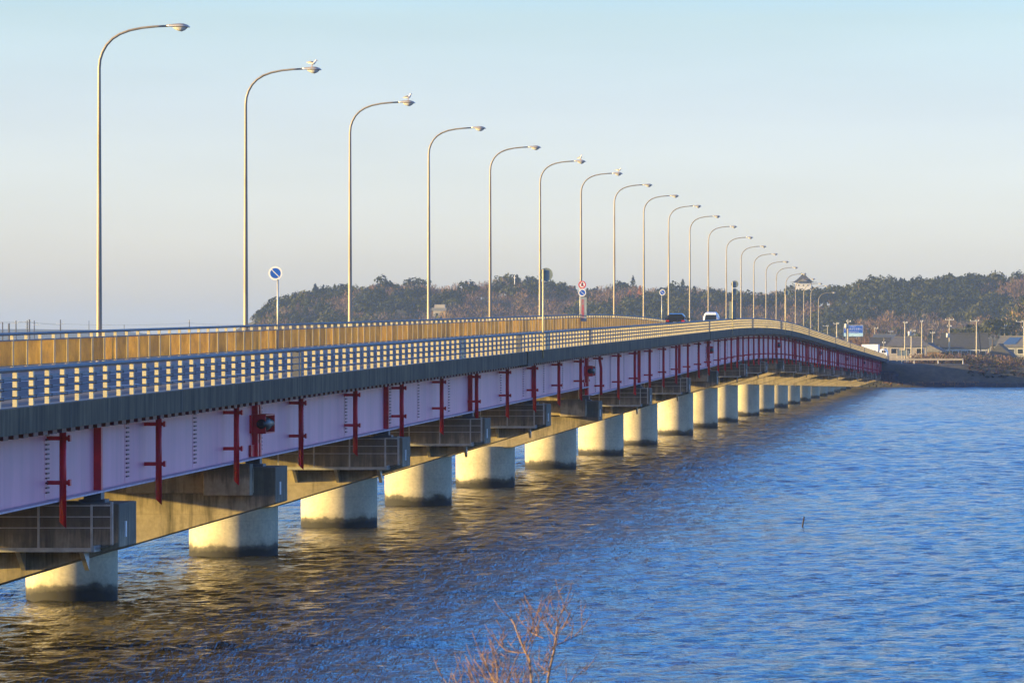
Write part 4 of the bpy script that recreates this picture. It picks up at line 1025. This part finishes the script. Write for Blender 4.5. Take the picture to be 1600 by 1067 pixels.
# white box truck leaving the bridge
p_ = 7.75; c0 = PW(1362, 545, p_); tr_ = empty('box_truck', (c0.x, c0.y, zdeck(945) - .24), 'small white box truck on the road just past the end of the bridge', 'truck', rz=R(-98))
W = 1.9
bx_ = MB().box(-.95, .95, -1.9, 1.5, 1.15, 3.05).build('cargo_box', M['whitecar'], tr_, bevel=.04)
text_mesh('Aluwello', .42, M['signblue'], bx_, (.96, .3, 1.75), rot=(R(90), 0, R(90)))
MB().box(-.9, .9, -1.93, -1.905, 1.2, 3.0).build('rear_door', M['signred'], bx_)
MB().box(-.8, .8, -1.85, 3.1, .45, .75).box(-.85, .85, -1.8, 1.4, .76, 1.14).build('chassis', M['steeld'], tr_)
cb = loft([(1.6, sect(1.7, .7, 2.1, .1, 1.55)), (2.4, sect(1.7, .6, 2.15, .1, 1.55)), (3.1, sect(1.7, .5, 1.95, .12, 1.4)), (3.3, sect(1.7, .5, 1.3, .1))]).build('cab', M['whitecar'], tr_, bevel=.03)
MB().box(.80, .87, 2.2, 2.9, 1.35, 1.85).build('side_window', M['glass'], cb)
wheels(tr_, 1.8, (-1.0, 2.5), .36)

# white guard rail and board stands on the dike
gr = empty('guard_rail', tuple(PW(1388, 568, 8.15)), 'white corrugated guard rail along the dike top right of the bridge', 'guard rail')
L_ = (1505 - 1388) / 8.15; xs = [0, 4.9, 9.5, L_ - .1]
m = MB()
for z0, z1, y0 in ((.62, .74, -.10), (.745, .86, -.05), (.865, .98, -.10)): m.box(0, L_, y0, y0 + .1, z0, z1)
m.build('beam', M['wallc'], gr)
for q in xs: MB().tube([(q + .05, .12, -1.2), (q + .05, .12, 1.0)], .07, 8).build('post', M['signwhite'], gr)
zz0 = PW(0, 566, 7.9); ns = empty('notice_board', (PW(1401, 568, 7.9).x, zz0.y, zz0.z), 'row of blue grey board backs on pale posts behind the guard rail', 'notice board')
MB().box(.1, 2.5, -.03, .03, 1.3, 2.35).build('board', M['signback'], ns)
for q in (0.0, .95, 1.95): MB().box(q, q + .12, -.1, -.035, -1.0, 2.6).build('post', M['cream'], ns)
rb = empty('boundary_post', tuple(PW(1556, 573, 7.9)), 'short white post standing on the dike near the right edge', 'post')
MB().box(-.09, .09, -.09, .09, -.5, .75).build('post_shaft', M['signwhite'], rb, bevel=.02); MB().box(-.1, .1, -.1, .1, .751, .83).build('cap', M['signred'], rb)
# concrete revetment blocks at the water line
M['block'] = simple('dark_revetment', (.07, .07, .062), .9, 0, .35, 1)
rv = MB(); X = -18.0
while X < 16:
    y = shore(X); rv.box(X, X + 1.85, y - 2.2, y - .8, -.6, .42 + rnd.uniform(-.05, .08)); rv.box(X + .05, X + 1.8, y - .75, y + .8, -.2, .8 + rnd.uniform(-.05, .05)); X += 1.95
tag(rv.build('revetment', M['block']), 'dark concrete block revetment along the foot of the dike', 'revetment')
sp_ = MB()
for j in range(9):
    for k in range(12):
        X = -33.5 + k * 1.35 + (.6 if j % 2 else 0); sp_.box(X, X + 1.15, 927 + j * 1.3, 928.15 + j * 1.3, -.4 + j * .36, .05 + j * .36)
tag(sp_.build('slope_paving', M['block']), 'stepped block paving on the bank beneath the bridge end', 'paving')

# stake in the water
q = PW(1252, 823, F / 197.0); st = MB().tube([(0, 0, -.8), (.04, 0, 0), (.115, 0, .42)], [.035, .032, .026], 8).build('stake', M['wood'], loc=(q.x, 197, 0))
tag(st, 'thin dark stake leaning out of the open water', 'stake')

# ------------------------------------------------------------------ bare shrub in the foreground
SB = simple('willow_bark', (.26, .16, .09), .8, 0, .3, 20); SB2 = simple('willow_twig', (.22, .125, .08), .8, 0, .25, 20)
def S(x, y, dy=0): pz = F / (26 + dy); return PW(660 + x / 5.333, 914 + y / 5.333, pz)
root = empty('bare_shrub', tuple(Vector((PW(810, 1067, F/26).x, 26, 2.9))), 'leafless orange brown shrub rising into the bottom of the photo from the near bank', 'shrub')
inv = root.location
rs = random.Random(4); base = Vector((PW(812, 1067, F/26).x, 26, bank(0, 26) + .0))
mains = [([(1010, 1400), (1030, 890), (1060, 700), (1095, 560), (1115, 420), (1130, 300), (1165, 220), (1190, 160)], .015),
         ([(925, 1400), (920, 890), (905, 760), (895, 620), (850, 540), (800, 420), (765, 320), (730, 268)], .013),
         ([(640, 1400), (640, 890), (625, 760), (620, 680), (600, 590), (618, 540)], .010), ([(760, 1400), (700, 890), (600, 800), (545, 700), (520, 620), (488, 560)], .010),
         ([(500, 1400), (415, 890), (415, 800), (408, 740), (390, 690)], .008), ([(420, 1400), (300, 890), (280, 800), (250, 730)], .008), ([(830, 1400), (830, 890), (850, 760), (900, 640)], .008),
         ([(1110, 1400), (1180, 880), (1230, 810), (1290, 750), (1380, 700)], .005), ([(300, 1300), (235, 880), (200, 810), (160, 755)], .006), ([(740, 1300), (700, 900), (705, 800), (735, 720)], .008), ([(960, 1300), (965, 900), (968, 820), (975, 760)], .006)]
tw = MB(); bm_ = MB()
subs = [([(1115, 430), (1080, 400), (1040, 350), (1010, 310), (985, 270)], .006), ([(1130, 300), (1080, 260), (1030, 225)], .005), ([(1110, 500), (1180, 470), (1260, 430), (1375, 385)], .006), ([(1010, 440), (960, 420), (905, 390), (885, 345)], .006),
        ([(960, 425), (945, 350), (950, 280), (962, 205)], .006), ([(1135, 400), (1180, 340), (1215, 290)], .004), ([(860, 560), (790, 560), (700, 545), (640, 490), (620, 455)], .006), ([(895, 640), (870, 560), (890, 470), (915, 420)], .005),
        ([(1040, 720), (1000, 680), (950, 650)], .005), ([(910, 400), (930, 300), (910, 250)], .004), ([(600, 800), (520, 770), (470, 740)], .005), ([(1050, 710), (1020, 730), (990, 740)], .005), ([(620, 680), (660, 715), (720, 700)], .004)]
def tp(pts, r, m, dy):
    P = [S(x, y, dy + i * .05) - inv for i, (x, y) in enumerate(pts)]
    m.tube(P, [r * .54 * (1 - .6 * i / (len(P) - 1)) for i in range(len(P))], 6)
    return P
allp = []
for i, (pts, r) in enumerate(mains):
    P = tp(pts, r, bm_, rs.uniform(-.5, .5)); allp.append(P)
    bm_.tube([base + Vector((rs.uniform(-.15, .15), rs.uniform(-.15, .15), -.3)) - inv, (P[0] + (base - inv)) / 2 + Vector((rs.uniform(-.05, .05), 0, 0)), P[0]], [r * 2, r * 1.5, r], 6)
for pts, r in subs: allp.append(tp(pts, r, tw, rs.uniform(-.3, .3)))
for P in list(allp):
    for i in range(1, len(P)):
        for _ in range(rs.choice((1, 2, 2))):
            a = P[i-1].lerp(P[i], rs.random()); d = (P[i] - P[i-1]).normalized(); s = Vector((rs.choice((-1, 1)) * rs.uniform(.4, 1.1), rs.uniform(-.6, .6), rs.uniform(.2, .9)))
            d = (d + s).normalized(); L = rs.uniform(.03, .085); b = a + d * L + Vector((0, 0, .02)); c = b + (d + Vector((0, 0, .8))).normalized() * L * rs.uniform(.5, 1)
            tw.tube([a, b, c], [.0026, .002, .0013], 4)
            if rs.random() < .5: tw.tube([b, b + Vector((rs.uniform(-.05, .05), rs.uniform(-.03, .03), rs.uniform(.02, .08)))], [.0025, .0016], 4)
for _ in range(70):
    x = rs.gauss(700, 230); y = rs.uniform(860, 1250) + abs(x - 720) * .25; a = S(x, y, rs.uniform(-.5, .5)) - inv; d = Vector((rs.uniform(-.5, .5), rs.uniform(-.3, .3), 1)).normalized(); L = rs.uniform(.08, .2)
    tw.tube([a, a + d * L, a + d * L * 1.7 + Vector((rs.uniform(-.05, .05), 0, 0))], [.0035, .0024, .0014], 4)
bm_.build('branch', SB, root); tw.build('twigs', SB2, root)

# ------------------------------------------------------------------ haze
hm = bpy.data.materials.new('haze'); hm.use_nodes = True; hn = hm.node_tree.nodes; hn.remove(hn['Principled BSDF'])
pv = hn.new('ShaderNodeVolumePrincipled'); pv.inputs['Color'].default_value = (.42, .60, .94, 1); pv.inputs['Density'].default_value = .00012; pv.inputs['Anisotropy'].default_value = 0.0
hm.node_tree.links.new(pv.outputs[0], hn['Material Output'].inputs['Volume'])
hz = MB().box(-5400, 3200, -80, 9600, -4, 72).build('haze', hm); tag(hz, kind='stuff')
